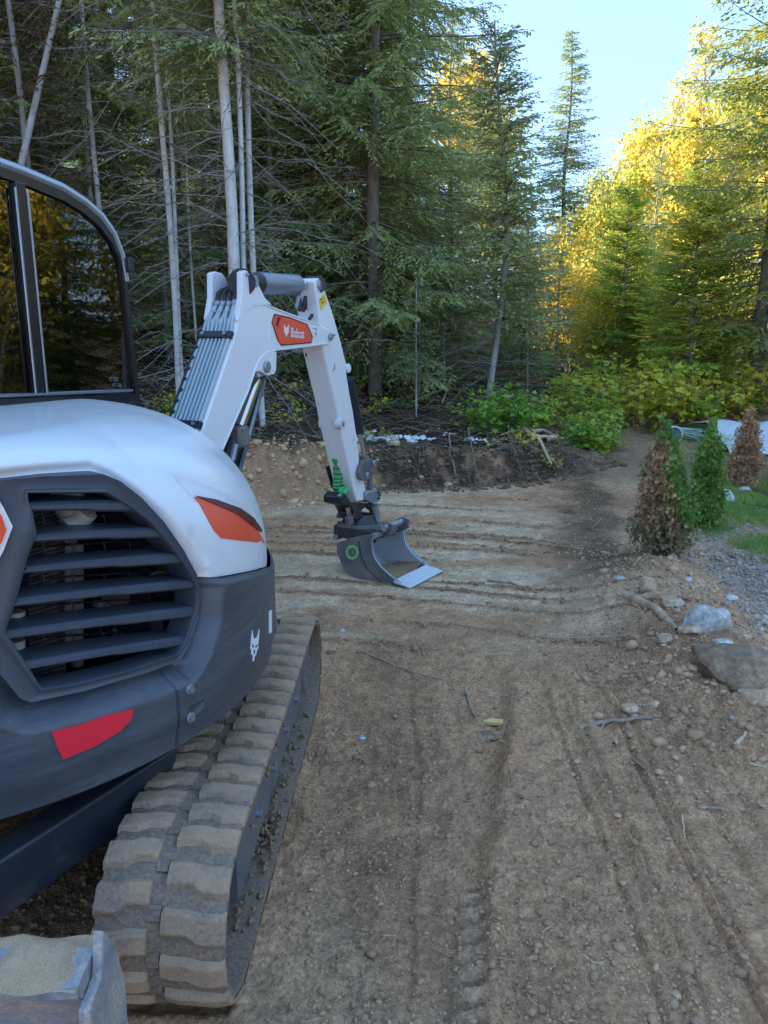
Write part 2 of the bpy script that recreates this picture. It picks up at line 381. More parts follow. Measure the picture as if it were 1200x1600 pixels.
def cyl(t, z, r): return Vector((C0.x + r * math.cos(t), C0.y + r * math.sin(t), z))
def hit(px, py, rf):
    d = ray(px, py); lo = None; t = .9; prev = None
    while t < 4.2:
        p = O + d * t; a, r = polar(p); f = r - rf(a, p.z)
        if prev is not None and f <= 0:
            lo, hi = t - .01, t
            for _ in range(18):
                m = (lo + hi) / 2; p = O + d * m; a, r = polar(p)
                if r - rf(a, p.z) > 0: lo = m
                else: hi = m
            p = O + d * hi; a, r = polar(p); return a, p.z
        prev = f; t += .01
    # grazing: nearest approach
    best = None
    for k in range(200):
        p = O + d * (1.2 + k * .012); a, r = polar(p)
        if best is None or abs(r - rf(a, p.z)) < best[0]: best = (abs(r - rf(a, p.z)), a, p.z)
    return best[1], best[2]
cylR = lambda R: (lambda a, z: R)
RG = 1.03
def g3(cx, cy): return (cx * .275, 730 + cy * .275)
G_OUT = [g3(*p) for p in [(-300, 80), (0, 68), (250, 48), (580, 36), (680, 75), (800, 170), (930, 310), (1040, 470), (1115, 610), (1132, 700), (1120, 850), (1070, 1010), (1015, 1100), (820, 1170), (480, 1270), (170, 1335), (110, 1315), (0, 1180), (-120, 1050), (-300, 1000)]]
G_IN = [g3(*p) for p in [(140, 148), (185, 240), (212, 385), (165, 500), (105, 720), (35, 930), (65, 985), (150, 1115), (235, 1250), (420, 1225), (720, 1150), (1000, 1060), (1035, 1000), (1060, 940), (1105, 790), (1105, 685), (1060, 590), (960, 450), (840, 310), (740, 236), (600, 148)]]
def dens(poly, n=8):
    out = []
    for i, a in enumerate(poly):
        b = poly[(i + 1) % len(poly)]
        out += [(a[0] + (b[0] - a[0]) * k / n, a[1] + (b[1] - a[1]) * k / n) for k in range(n)]
    return out
def uw(a, z): return (a * RG, z)          # unwrapped
GO = np.array([uw(*hit(x, y, cylR(RG))) for x, y in dens(G_OUT, 4)])
GI = np.array([uw(*hit(x, y, cylR(RG))) for x, y in dens(G_IN, 4)])
def inside(poly, P_):
    x, y = P_[..., 0], P_[..., 1]; c = np.zeros(x.shape, bool); n = len(poly)
    for i in range(n):
        (x1, y1), (x2, y2) = poly[i], poly[(i + 1) % n]
        if y1 == y2: continue
        k = ((y1 > y) != (y2 > y)) & (x < (x2 - x1) * (y - y1) / (y2 - y1) + x1); c ^= k
    return c
def sdist(poly, P_):
    dm = np.full(P_.shape[:-1], 9.0); n = len(poly)
    for i in range(n):
        a, b = poly[i], poly[(i + 1) % n]; e = b - a; L = (e @ e) + 1e-12
        t = np.clip(((P_ - a) @ e) / L, 0, 1); q = P_ - a - t[..., None] * e
        dm = np.minimum(dm, np.hypot(q[..., 0], q[..., 1]))
    return np.where(inside(poly, P_), -dm, dm)
bl = [hit(x, y, cylR(RB)) for x, y in ((311, 903), (340, 901), (375, 895), (405, 888), (416, 885))]
def z_bound(t): return float(np.interp(t, [b[0] for b in bl], [b[1] for b in bl]))
th = np.concatenate([np.radians(np.arange(-180, -78, 3.0)), np.arange(math.radians(-78), math.radians(30), .0058), np.radians(np.arange(30, 181, 3.0))])
# counterweight sheet
def dent_field(poly_px, rf):
    return np.array([(a * RG, z) for a, z in (hit(x, y, rf) for x, y in poly_px)])
D1 = dent_field([(268, 742), (300, 748), (345, 768), (395, 800), (410, 838), (345, 808), (300, 775)], r_cover)
D2 = dent_field([(293, 832), (305, 832), (333, 878), (320, 882)], r_cover)
rows_c = 90
seam_t = hit(281, 1100, cylR(1.08))[0]
UV = np.zeros((rows_c, len(th), 2))
for j, t in enumerate(th):
    zb = z_bound(t)
    UV[:, j, 0] = t * RG; UV[:, j, 1] = np.linspace(.60, zb, rows_c)
SDc = sdist(GO, UV)
rec = dent_field([(298, 1048), (318, 1036), (316, 1052), (302, 1066)], cylR(1.08)), dent_field([(297, 1108), (322, 1094), (318, 1110), (300, 1126)], cylR(1.08))
SDr = [sdist(q, UV) for q in rec]
Rc = RG - .03 + .075 * sstep(.0, .062, SDc) - .018 * sstep(.10, 0, UV[..., 1] - .60)
Rc -= .016 * sstep(1.0, 0, (UV[..., 1] - .60 - .24) / .25) * 0
for q in SDr: Rc -= .010 * sstep(.004, -.006, q)
# shadow gap under the white cover, seam between the two castings
topd = (UV[-1:, :, 1] - UV[..., 1])
Rc -= .012 * sstep(.020, .004, topd)
Rc -= .009 * sstep(.0055, .001, np.abs(UV[..., 0] / RG - seam_t)) * (UV[..., 1] < 1.0)
mb = MB(); vs = []; R_, C_ = Rc.shape
inner = [[cyl(t, .575, Rc[0, j] - .035) for j, t in enumerate(th)], [cyl(t, .56, .55) for t in th]]
G = [inner[1], inner[0]] + [[cyl(th[j], UV[i, j, 1], Rc[i, j]) for j in range(C_)] for i in range(R_)]
vs = [p for row in G for p in row]; fs = []
for i in range(len(G) - 1):
    for j in range(C_ - 1):
        if i >= 2 and SDc[i - 2:i, j:j + 2].max() < -.012: continue
        a = i * C_ + j; fs.append((a, a + 1, a + C_ + 1, a + C_))
mb.add(vs, fs); CW = P('counterweight', mb, 'counterweight', smooth=50, recalc=False)
# white cover
rows_v = 70; mb = MB(); G = []; UVv = np.zeros((rows_v, len(th), 2)); RR = np.zeros((rows_v, len(th)))
for j, t in enumerate(th):
    zb, z0, d = z_bound(t), z0f(t), dff(t)
    for i in range(rows_v):
        s = i / (rows_v - 1)
        if s < .4: z, r = zb + (z0 - zb) * s / .4, RB
        else:
            ph = (s - .4) / .6 * math.pi / 2
            z = z0 + (ZT - z0) * math.sin(ph) ** (2 / NP_); r = RB - d + d * math.cos(ph) ** (2 / NP_)
        UVv[i, j] = (t * RG, z); RR[i, j] = r
SDv = sdist(GO, UVv)
bulge = .022 * np.exp(-((UVv[..., 0] / RG - math.radians(-24)) / .35) ** 2) * np.clip(1 - (UVv[..., 1] - .9) / .5, 0, 1)
RR = RR - .030 * sstep(.030, .0, SDv) * (UVv[..., 1] < 1.42)
RR -= .012 * sstep(.006, -.012, sdist(D1, UVv)) + .008 * sstep(.004, -.008, sdist(D2, UVv))
G = [[cyl(t, z_bound(t), RB - .02) for t in th]] + [[cyl(th[j], UVv[i, j, 1], RR[i, j]) for j in range(C_)] for i in range(rows_v)]
G += [[cyl(t, ZT, RR[-1, j] * k) for j, t in enumerate(th)] for k in (.75, .5, .25, .02)]
SDx = np.vstack([SDv[:1], SDv, np.ones((4, C_))])
vs = [p for row in G for p in row]; fs = []
for i in range(len(G) - 1):
    for j in range(C_ - 1):
        if SDx[i:i + 2, j:j + 2].min() < -.012: continue
        a = i * C_ + j; fs.append((a, a + 1, a + C_ + 1, a + C_))
mb.add(vs, fs); COVER = P('engine_cover', mb, 'white', smooth=50, recalc=False)
# ---- grille frame: ring swept between the outer outline and the opening
cen = GI.mean(0)
def star(poly, ph):
    d = np.array([math.cos(ph), math.sin(ph)]); best = None
    for i in range(len(poly)):
        a, b = poly[i] - cen, poly[(i + 1) % len(poly)] - cen; e = b - a
        den = d[0] * e[1] - d[1] * e[0]
        if abs(den) < 1e-12: continue
        t = (a[0] * e[1] - a[1] * e[0]) / den; s = (a[0] * d[1] - a[1] * d[0]) / den
        if t > 0 and -1e-6 <= s <= 1 + 1e-6: best = t if best is None else max(best, t)
    return cen + d * best
N = 220; mb = MB(); rings = []
spec = [(0, -.06), (0, -.004), (.03, .004), (.3, .0), (.55, .0), (.72, .001), (.80, .008), (.9, .009), (.97, .006), (1, -.002), (1, -.07)]
for f, off in spec:
    row = []
    for k in range(N):
        ph = 2 * math.pi * k / N; a, b = star(GO, ph), star(GI, ph); q = a + (b - a) * f
        row.append(cyl(q[0] / RG, q[1], RG + off))
    rings.append(row)
mb.grid(rings, closed=True); GF = P('grille_frame', mb, 'plastic', smooth=50)
def cpt(px, py, R): 
    a, z = hit(px, py, cylR(R)); return a, z
SL = [((120, 207), (700, 190), (150, 256), (780, 250)), ((200, 388), (870, 345), (195, 432), (935, 398)), ((150, 570), (990, 490), (125, 612), (1045, 545)),
      ((95, 750), (1095, 640), (60, 803), (1115, 685)), ((30, 937), (1105, 793), (50, 985), (1085, 850)), ((120, 1115), (1062, 960), (150, 1160), (1040, 1012))]
for (a, b, c, d) in SL:
    n = 16; rows = []; secs = []
    for k in range(n + 1):
        f = k / n
        dx = (8 * math.exp(-((f - .62) / .05) ** 2))      # small cast step seen on the louvres
        tp = g3(a[0] + (b[0] - a[0]) * f, a[1] + (b[1] - a[1]) * f - 4 * math.sin(f * math.pi)); bt = g3(c[0] + (d[0] - c[0]) * f, c[1] + (d[1] - c[1]) * f - 4 * math.sin(f * math.pi) + (6 if f > .62 else 0))
        t1, z1 = cpt(*tp, RG); t2, z2 = cpt(*bt, RG); h = z1 - z2
        secs.append([cyl(t1, z1 + .004, RG - .085), cyl(t1, z1, RG - .008), cyl(t1, z1 - .006, RG + .001), cyl(t2, z2 + .006, RG + .001), cyl(t2, z2, RG - .008), cyl(t2, z2 + h * .35, RG - .085)])
    mb = MB(); mb.grid(secs, closed=True); mb.add(secs[0], [tuple(range(6))]); mb.add(secs[-1], [tuple(range(6))])
    P('slat', mb, 'plastic', GF, smooth=30)
# cavity and what shows through it
mb = MB()
tt = np.linspace(math.radians(-82), math.radians(-30), 24)
mb.grid([[cyl(t, .72, RG - .12) for t in tt], [cyl(t, .72, .55) for t in tt], [cyl(t, 1.36, .55) for t in tt], [cyl(t, 1.36, RG - .12) for t in tt]])
mb.add([cyl(tt[-1], .72, RG - .1), cyl(tt[-1], .72, .5), cyl(tt[-1], 1.36, .5), cyl(tt[-1], 1.36, RG - .1)], [(0, 1, 2, 3)])
ENG = P('engine_bay', mb, 'black')
def at_r(px, py, R): return cyl(*hit(px, py, cylR(R)), R)
for (x0, x1, ya, yb) in ((45, 103, 795, 1075),):       # radiator behind
    mb = MB(); mb.grid([[at_r(x0 + (x1 - x0) * k / 6, y, .86) for k in range(7)] for y in (ya, 840, 900, 960, 1020, yb)]); P('radiator', mb, 'radiator', ENG)
mb = MB()
for k in range(46):                                     # guard wires over the radiator
    y = 790 + k * 6.6; mb.tube([at_r(20, y + 16, .90), at_r(60, y + 4, .90), at_r(102, y - 8, .90)], .0022, 4)
P('wire_guard', mb, 'black', ENG)
for (cx, y0, y1, rad) in ((107, 770, 1030, .022), (121, 850, 1040, .016)):
    mb = MB(); mb.tube([at_r(cx, y0 + (y1 - y0) * k / 6, .87) for k in range(7)], rad, 8); P('coolant_pipe', mb, 'radiator', ENG)
mb = MB(); mb.tube([at_r(104, 762, .93), at_r(108, 792, .90), at_r(112, 815, .88)], [.040, .038, .03], 20); P('intake_duct', mb, 'cream', ENG)
mb = MB(); mb.tube([at_r(105, 826, .93), at_r(122, 814, .93), at_r(136, 798, .95)], .028, 12); P('intake_duct', mb, 'cream', ENG)
for y in (963, 1008):
    mb = MB(); mb.tube([at_r(24, y - 8, .93), at_r(25, y + 12, .93)], .022, 12); P('filter_cap', mb, 'cream', ENG)
rnd = random.Random(5)
for i in range(26):
    x = rnd.uniform(150, 285); y = rnd.uniform(890, 1015); mb = MB(); R_i = rnd.uniform(.72, .86)
    if i % 3 == 0: mb.box(at_r(x, y, R_i), (rnd.uniform(.03, .09), rnd.uniform(.03, .06), rnd.uniform(.03, .08)), Matrix.Rotation(rnd.uniform(0, 3), 3, 'Z')); mt = rnd.choice(['radiator', 'cyl', 'black'])
    elif i % 3 == 1: mb.tube([at_r(x, y, R_i), at_r(x + 6, y + rnd.uniform(-14, 14), R_i)], rnd.uniform(.012, .03), 10); mt = rnd.choice(['radiator', 'cyl', 'steel'])
    else: mb.tube([at_r(x + k * 9, y + 7 * math.sin(k * .9 + i), R_i + .03) for k in range(-3, 4)], .006, 6); mt = rnd.choice(['hose', 'cream', 'hose'])
    P('engine_part', mb, mt, ENG, bevel=.003 if i % 3 == 0 else 0)
for y in (816, 858, 908, 950, 1000):
    mb = MB(); mb.tube([at_r(15 + k * 22, y - k * 1.6 + max(0, k - 8) * 4, RG - .13) for k in range(11)], .0028, 5)
    for q in (70, 115, 165, 205): mb.tube([at_r(q - 4, y - 12, RG - .10), at_r(q + 3, y + 14, RG - .10)], .0024, 4)
    P('guard_rod', mb, 'black', ENG)
# ---- decals that follow the curved sheets
def cpatch(poly, rf, off, thick=.002, n=5, rings_=5):
    pl = dens(poly, n); cx = sum(p[0] for p in poly) / len(poly); cy = sum(p[1] for p in poly) / len(poly)
    mb = MB(); rows = []
    for k in range(rings_ + 1):
        f = max(k / rings_, .02); row = []
        for x, y in pl:
            a, z = hit(cx + (x - cx) * f, cy + (y - cy) * f, rf); row.append(cyl(a, z, rf(a, z) + off + thick))
        rows.append(row)
    back = [cyl(a_, z_, r_ - thick - .002) for a_, z_, r_ in ((*[polar(p)[0], p.z], polar(p)[1]) for p in rows[-1])]
    rows.append(back); mb.grid(rows, closed=True); mb.add(rows[0], [tuple(range(len(rows[0])))]); return mb
rcv = lambda a, z: r_cover(a, z) 
P('side_marker', cpatch([(305, 776), (335, 783), (372, 797), (392, 812), (404, 830), (413, 849), (345, 841), (333, 828)], rcv, -.002, .004), 'orange', COVER, label='orange red swept marker panel')
P('marker_edge', cpatch([(303, 774), (336, 780), (374, 794), (395, 809), (408, 828), (407, 832), (390, 815), (371, 801), (333, 787)], rcv, .002, .003), 'darkred', COVER)
r_cw = lambda a, z: RG + .045 - .018 * float(sstep(.10, 0, z - .60))
P('rear_reflector', cpatch([(80, 1143), (120, 1133), (168, 1117), (208, 1107), (204, 1123), (188, 1141), (148, 1165), (98, 1186), (88, 1165)], r_cw, .001, .003), 'red', CW, label='red swept reflector')
for (x, y) in ((296, 1077), (297, 1121)):
    a, z = hit(x, y, r_cw); mb = MB(); mb.tube([cyl(a, z, r_cw(a, z) - .01), cyl(a, z, r_cw(a, z) + .004), cyl(a, z, r_cw(a, z) + .005)], [.015, .015, .013], 16)
    mb.tube([cyl(a, z, r_cw(a, z) + .004), cyl(a, z, r_cw(a, z) + .012)], .009, 6); P('bolt', mb, 'steel', CW)
# animal head print on the counterweight (flat print: face, two ears, eye slits left dark)
def head(s, f):      # s = list of unit pts -> pixels
    return [f(x, y) for x, y in s]
HEAD = [(-.42, .95), (-.30, .50), (-.02, .42), (.26, .52), (.46, 1.0), (.50, .40), (.44, .10), (.52, -.15), (.34, -.30), (.30, -.55), (.12, -.62), (.08, -.92), (-.08, -.92), (-.10, -.60), (-.34, -.50), (-.36, -.28), (-.52, -.12), (-.46, .12), (-.50, .40)]
EYE1 = [(-.34, .10), (-.10, -.02), (-.12, -.12), (-.30, -.04)]; EYE2 = [(.34, .10), (.10, -.02), (.12, -.12), (.30, -.04)]; NOSE = [(-.08, -.25), (.08, -.25), (.04, -.5), (-.04, -.5)]
hd = lambda x, y: (397 + x * 12 + (y * 2), 1009 - y * 26)
LG = P('animal_head_print', cpatch(head(HEAD, hd), r_cw, .0005, .0015, 2, 3), 'logo_white', CW)
for e in (EYE1, EYE2, NOSE): P('print_cutout', cpatch(head(e, hd), r_cw, .002, .001, 2, 2), 'black', LG)
P('print_letter', cpatch([(420, 955), (424, 953), (424, 988), (420, 990)], r_cw, .0005, .0015, 2, 2), 'logo_white', CW)
# badge at the left edge of the grille
rb = lambda a, z: RG + .012
BD = P('badge', cpatch([(-75, 800), (-45, 765), (-8, 772), (4, 792), (18, 821), (4, 858), (-10, 885), (-45, 890), (-75, 858)], rb, .0, .012), 'white', COVER, label='white rear badge with orange centre')
P('badge_centre', cpatch([(-62, 805), (-38, 785), (-12, 790), (0, 803), (8, 826), (0, 846), (-12, 862), (-38, 868), (-62, 850)], rb, .014, .002), 'orange', BD)

# ---- cab
HDC = Vector((.423, .906, 0)); NC = Vector((.906, -.423, 0)); PC = Vector((-1.3, 2.5, 0))
def cb(s, z, w=0): return Vector((PC.x + HDC.x * s, PC.y + HDC.y * s, z)) - NC * w     # w: metres in from the right side
CAB = P('cab', MB().box(cb(0, 1.452, .48), (.9, 1.35, .06), Matrix.Rotation(math.atan2(HDC.y, HDC.x) - math.pi / 2, 3, 'Z')), 'black')
roof = [(-.78, 2.30), (-.5, 2.315), (-.2, 2.29), (.06, 2.245), (.25, 2.225), (.42, 2.198), (.52, 2.165), (.595, 2.125), (.65, 2.07), (.685, 2.00), (.70, 1.90)]
outl = roof + [(.715, 1.60), (.725, 1.435), (.0, 1.462), (-.78, 1.48)]
inn = [(-.74, 2.255), (-.5, 2.272), (-.2, 2.247), (.06, 2.205), (.25, 2.186), (.42, 2.158), (.505, 2.130), (.58, 2.090), (.632, 2.04), (.664, 1.985), (.678, 1.89), (.692, 1.60), (.700, 1.468), (.0, 1.495), (-.74, 1.51)]
for w0 in (0, .93):
    mb = MB(); secs = [[cb(s, z, w0 + dw) for s, z in L] for L, dw in ((outl, .035), (outl, .006), (outl, 0), (inn, 0), (inn, .008), (inn, .035))]
    mb.grid(secs + [secs[0]], closed=True); P('side_frame', mb, 'frame_black', CAB, smooth=40)
    rl = MB(); rl.tube([cb(s, z + .004, w0 + .018) for s, z in roof], .022, 12); P('roof_rail', rl, 'rail', CAB)
    ps = MB(); ps.prism([cb(.212, 1.49, w0 - .006), cb(.252, 1.49, w0 - .006), cb(.252, 2.19, w0 - .006), cb(.212, 2.19, w0 - .006)], -NC * .03); pst = P('window_post', ps, 'frame_black', CAB, bevel=.004)
    for ds in (-.004, .044):
        ch = MB(); ch.tube([cb(.212 + ds, 1.50, w0 - .007), cb(.212 + ds, 2.17, w0 - .007)], .004, 6); P('post_trim', ch, 'rail', pst)
    tr = MB(); tr.tube([cb(-.73, 1.522, w0 - .003), cb(.0, 1.505, w0 - .003), (cb(.678, 1.482, w0 - .003))], .006, 6); P('sill_trim', tr, 'rail', CAB)
    for s0, s1 in ((-.74, .212), (.252, .705)):
        top = [(s, z) for s, z in inn[:11] if s0 < s < s1]
        zt = lambda q: float(np.interp(q, [p[0] for p in inn[:11]], [p[1] for p in inn[:11]]))
        poly = [(s0, 1.505 if s0 < 0 else 1.49), (s0, zt(s0))] + top + ([(s1, zt(s1))] if s1 < .6 else [(.678, 1.89), (.692, 1.60), (.700, 1.468)]) + ([(s1, 1.49)] if s1 < .6 else [])
        gm = MB(); gm.prism([cb(s, z, w0 + .014) for s, z in poly], -NC * .005); P('glass_pane', gm, 'glass', CAB, smooth=0)
mb = MB(); mb.grid([[cb(s, z + .004, w) for s, z in roof[:8]] for w in np.linspace(.01, .95, 6)]); P('roof', mb, 'white', CAB)
mb = MB(); mb.grid([[cb(s - .01, z, w) for s, z in roof[7:] + [(.715, 1.60), (.725, 1.435)]] for w in (.03, .93)]); P('windscreen', mb, 'glass', CAB, smooth=60)
mb = MB(); mb.grid([[cb(-.765, z, w) for z in (1.50, 2.28)] for w in (.03, .93)]); P('rear_window', mb, 'glass', CAB)
mb = MB(); mb.box(cb(.705, 1.965, -.012), (.03, .02, .055), Matrix.Rotation(1.13, 3, 'Z')); P('hinge', mb, 'black', CAB, bevel=.004)
mb = MB(); mb.box(cb(-.15, 1.50, .48), (.5, .5, .12), Matrix.Rotation(-.44, 3, 'Z')); SEAT = P('seat', mb, 'seat', CAB, bevel=.04)
mb = MB(); mb.box(cb(-.38, 1.78, .48), (.46, .12, .6), Matrix.Rotation(-.44, 3, 'Z')); P('seat_back', mb, 'seat', SEAT, bevel=.04)
mb = MB(); mb.tube([cb(-.35, 1.45, .48), cb(-.35, 1.46, .48)], .5, 4); P('lever_console', MB().box(cb(.05, 1.56, .2), (.12, .3, .2), Matrix.Rotation(-.44, 3, 'Z')), 'black', CAB, bevel=.02)
for q in ((.60, 1.53), (.615, 1.505)):
    mb = MB(); mb.tube([cb(q[0], q[1], -.002), cb(q[0], q[1], .012)], .009, 10); P('latch_stud', mb, 'chrome', CAB)

# ---- boom and arm: right faces lie in the swing plane
HB = Vector((.433, .9015, 0)); NB = Vector((.9015, -.433, 0)); PBC = Vector((-1.2, 2.6, 0))
def bp(px, py, off): return on_plane(px, py, PBC + NB * off, NB)
def c4(cx, cy): return (240 + cx / 2.609, 400 + cy / 2.609)
def c1(cx, cy): return (330 + cx * .19167, 400 + cy * .19167)
WB = .19
def plate_at(pts, off, shift, thick): mb = MB(); mb.prism([bp(*p, off) - NB * shift for p in pts], -NB * thick); return mb
def plate(pts, off, thick): mb = MB(); mb.prism([bp(*p, off) for p in pts], -NB * thick); return mb
boom_pts = [(225, 930), (316.7, 668), (366.5, 522.7), c1(215, 520), c1(270, 440), c1(340, 400), c1(430, 385), c1(520, 425), c1(700, 490), c1(880, 550), c1(960, 590), c1(1000, 640), c1(985, 690), c1(960, 715), c1(915, 730), c1(700, 752), c1(530, 772), c1(470, 790), c1(420, 830), c1(385, 890), c1(355, 960), c1(300, 1120), (345.4, 710.5), (262, 905)]
BOOM = P('boom', plate(boom_pts, WB / 2, WB), 'white', bevel=.012, smooth=40)
br = [c1(*p) for p in [(250, 130), (275, 115), (330, 130), (355, 160), (385, 230), (440, 340), (500, 400), (430, 390), (340, 402), (270, 445), (220, 520), (250, 330)]]
P('bracket_plate', plate(br, WB / 2 + .004, .03), 'white', BOOM, bevel=.004)
P('bracket_plate', plate_at(br, WB / 2 + .004, WB - .025, .03), 'white', BOOM, bevel=.004)
lug = [c1(*p) for p in [(470, 780), (535, 778), (532, 930), (515, 965), (455, 975), (400, 940), (360, 945), (400, 840)]]
P('lug_plate', plate(lug, WB / 2 + .004, .03), 'white', BOOM, bevel=.004)
P('lug_plate', plate_at(lug, WB / 2 + .004, WB - .025, .03), 'white', BOOM, bevel=.004)
def pin(px, py, off, r, mat='steel', L=.02, name='pivot_pin', par=BOOM):
    p = bp(px, py, off); mb = MB(); mb.tube([p - NB * L, p + NB * .008, p + NB * .012], [r, r, r * .8], 16); return P(name, mb, mat, par)
pin(*c1(350, 208), WB / 2 + .004, .026); pin(*c1(450, 903), WB / 2 + .004, .028); pin(*c1(970, 658), WB / 2 + .002, .02)
pin(*c1(288, 152), WB / 2 + .004, .008); # weld seam ridges
for a, b in ((c1(485, 430), c1(468, 700)),):
    mb = MB(); mb.tube([bp(*a, WB / 2), bp(*b, WB / 2)], .003, 6); P('weld_seam', mb, 'white', BOOM)
mb = MB(); mb.tube([bp(*c1(*q), WB / 2) for q in [(205, 530), (262, 450), (345, 405), (430, 392), (520, 430), (700, 497), (880, 560)]], .005, 6); P('weld_seam', mb, 'white', BOOM)
mb = MB(); mb.tube([bp(*c1(*q), WB / 2) for q in [(955, 712), (700, 745), (530, 765), (460, 785), (405, 830), (370, 890), (300, 1100)]] + [bp(345, 708, WB / 2), bp(270, 885, WB / 2)], .005, 6); P('weld_seam', mb, 'white', BOOM)
# decal
dec = [c1(*p) for p in [(515, 478), (640, 505), (778, 560), (822, 660), (812, 702), (570, 722), (548, 690), (498, 540)]]
DEC = P('decal', plate(dec, WB / 2 + .0025, .003), 'orange', BOOM)
mb = MB(); mb.tube([bp(*c1(*p), WB / 2 + .001) for p in [(515, 476), (640, 503), (780, 558), (825, 660), (815, 706), (570, 727), (545, 692), (495, 540), (515, 476)]], .0035, 5); P('decal_outline', mb, 'darkred', DEC)
mb = MB(); mb.prism([bp(*c1(*p), WB / 2 + .004) for p in [(545, 497), (572, 503), (545, 560), (555, 590), (530, 560)]], -NB * .001); P('decal_shade', mb, 'darkred', DEC)
hd2 = lambda x, y: c1(614 + x * 40, 607 + x * 4 - y * 55)
mb = MB(); mb.prism([bp(*hd2(x, y), WB / 2 + .0045) for x, y in HEAD], -NB * .0015); P('animal_head_print', mb, 'logo_white', DEC)
def text3d(name, s, p0, pr, pu, mat, parent, bold=True):
    """flat lettering whose baseline starts at p0, runs to pr, with cap height p0->pu"""
    cu = bpy.data.curves.new(name, 'FONT'); cu.body = s; cu.extrude = .012; cu.offset = .012 if bold else 0
    to = bpy.data.objects.new(name, cu); COL.objects.link(to); bpy.context.view_layer.update()
    me = bpy.data.meshes.new_from_object(to); bpy.data.objects.remove(to)
    xs = [v.co.x for v in me.vertices]; w = max(xs) - min(xs); x0 = min(xs); hcap = .73
    ex, ey = (pr - p0) / w, (pu - p0) / hcap; ez = ex.normalized().cross(ey.normalized()) * .05
    mb = MB(); mb.v = [tuple(p0 + ex * (v.co.x - x0) + ey * v.co.y + ez * v.co.z) for v in me.vertices]; mb.f = [tuple(p.vertices) for p in me.polygons]
    bpy.data.meshes.remove(me); return P(name, mb, mat, parent, smooth=0, recalc=False)
o_ = WB / 2 + .005
text3d('lettering', 'Bobcat', bp(*c1(650, 660), o_), bp(*c1(757, 672), o_), bp(*c1(652, 578), o_), 'logo_white', DEC)
# stowed print on the boom tip
mb = MB()
for a, b in (((830, 590), (860, 600)), ((835, 625), (865, 640)), ((858, 585), (850, 660))): mb.tube([bp(*c1(*a), WB / 2), bp(*c1(*b), WB / 2)], .002, 4)
P('pictogram', mb, 'cyl', BOOM)
# tubes along the back of the boom
e1 = bp(316.7, 668, WB / 2); e2 = bp(366.5, 522.7, WB / 2); ed = (e2 - e1).normalized(); outn = ed.cross(NB); outn = outn if outn.z > 0 else -outn
for k in range(8):
    w = .012 + k * .0215; r = (.0085, .0085, .0065, .0065, .0065, .0075, .0065, .0075)[k]
    a = e1 - NB * w + outn * .016 - ed * .42; b = e2 - NB * w + outn * .016 + ed * (.015 + .006 * (k % 3))
    c = b + ed * .05 - NB * (.0 if k % 2 else .010) + outn * .004; d = c + ed * (.09 - .008 * (k % 3)) - outn * .004 - NB * ((.09 - w) * .25)
    mb = MB(); mb.tube([a, (a + b) / 2, b, c, d], r, 8); t_ = P('hydraulic_tube', mb, 'tube', BOOM)
    mb = MB(); mb.tube([d - ed * .012, d + ed * .012], r * 1.7, 6); mb.tube([d - ed * .05, d - ed * .04], r * 1.5, 6); P('union_nut', mb, 'steel', t_)
    mb = MB(); q = c - NB * ((.095 - w) * .0); mb.tube([d, d + ed * .05 + outn * .012, d + ed * .07 + outn * .0, d + ed * .115 - outn * .035 - NB * (.095 - w) * .3], r * 1.3, 8); P('hose', mb, 'hose', t_)
for q in (0.06, 0.965):
    c = e1 + (e2 - e1) * q - NB * .087 + outn * .020
    if q < .5: c = e1 - NB * .087 + outn * .020
    mt = Matrix((NB, ed, outn)).transposed(); mb = MB(); mb.box(c, (.185, .034, .022), mt); cl = P('tube_clamp', mb, 'black', BOOM, bevel=.003)
    for s in (-.06, .06):
        mb = MB(); mb.tube([c + NB * s + outn * .008, c + NB * s + outn * .020], .009, 6); P('bolt', mb, 'steel', cl)
for k, w in enumerate((.0215 * 7 + .012 + .018,)):
    mb = MB(); mb.tube([e1 - NB * w + outn * .012 - ed * .4, e2 - NB * w + outn * .012], .008, 6); P('conduit', mb, 'black', BOOM)
for k in range(9):
    q = e1 + (e2 - e1) * (k / 8.5) - NB * .165 + outn * .026; mb = MB(); mb.box(q, (.018, .012, .008), mt); P('clip', mb, 'black', BOOM)
# arm cylinder on top, boom cylinder under
def bc(px, py, off=0): return bp(px, py, off)
mb = MB(); a = bc(*c1(385, 222), .0); b = bc(*c1(700, 235), .0); mb.tube([a, a + (b - a) * .02, b - (b - a) * .03, b], [.050, .052, .052, .047], 20); AC = P('arm_cylinder', mb, 'cyl')
mb = MB(); c = bc(*c1(800, 240), .0); mb.tube([b, c], .027, 16); P('rod', mb, 'chrome', AC)
mb = MB(); mb.tube([bc(*c1(782, 238)), bc(*c1(800, 238)), bc(*c1(862, 232))], [.034, .046, .046], 14); mb.tube([bp(*c1(870, 232), .06), bp(*c1(870, 232), -.06)], .045, 16); P('rod_eye', mb, 'black', AC)
mb = MB(); mb.tube([bp(*c1(250, 215), .075), bp(*c1(250, 215), -.075)], .062, 18); mb.tube([bc(*c1(250, 218)), a], .05, 14); P('cylinder_foot', mb, 'hose', AC)
mb = MB(); mb.tube([bp(*c1(235, 262), .08), bp(*c1(235, 262), -.085)], .016, 8); P('hose_guide', mb, 'hose', AC)
guard = [c1(*p) for p in [(360, 1000), (440, 975), (425, 1148)]] + [c4(*p) for p in [(435, 560), (350, 885), (225, 1130), (150, 1040), (280, 830), (395, 560)]]
BCY = P('boom_cylinder_guard', plate(guard, -.02, .012), 'black', smooth=0, bevel=.002)
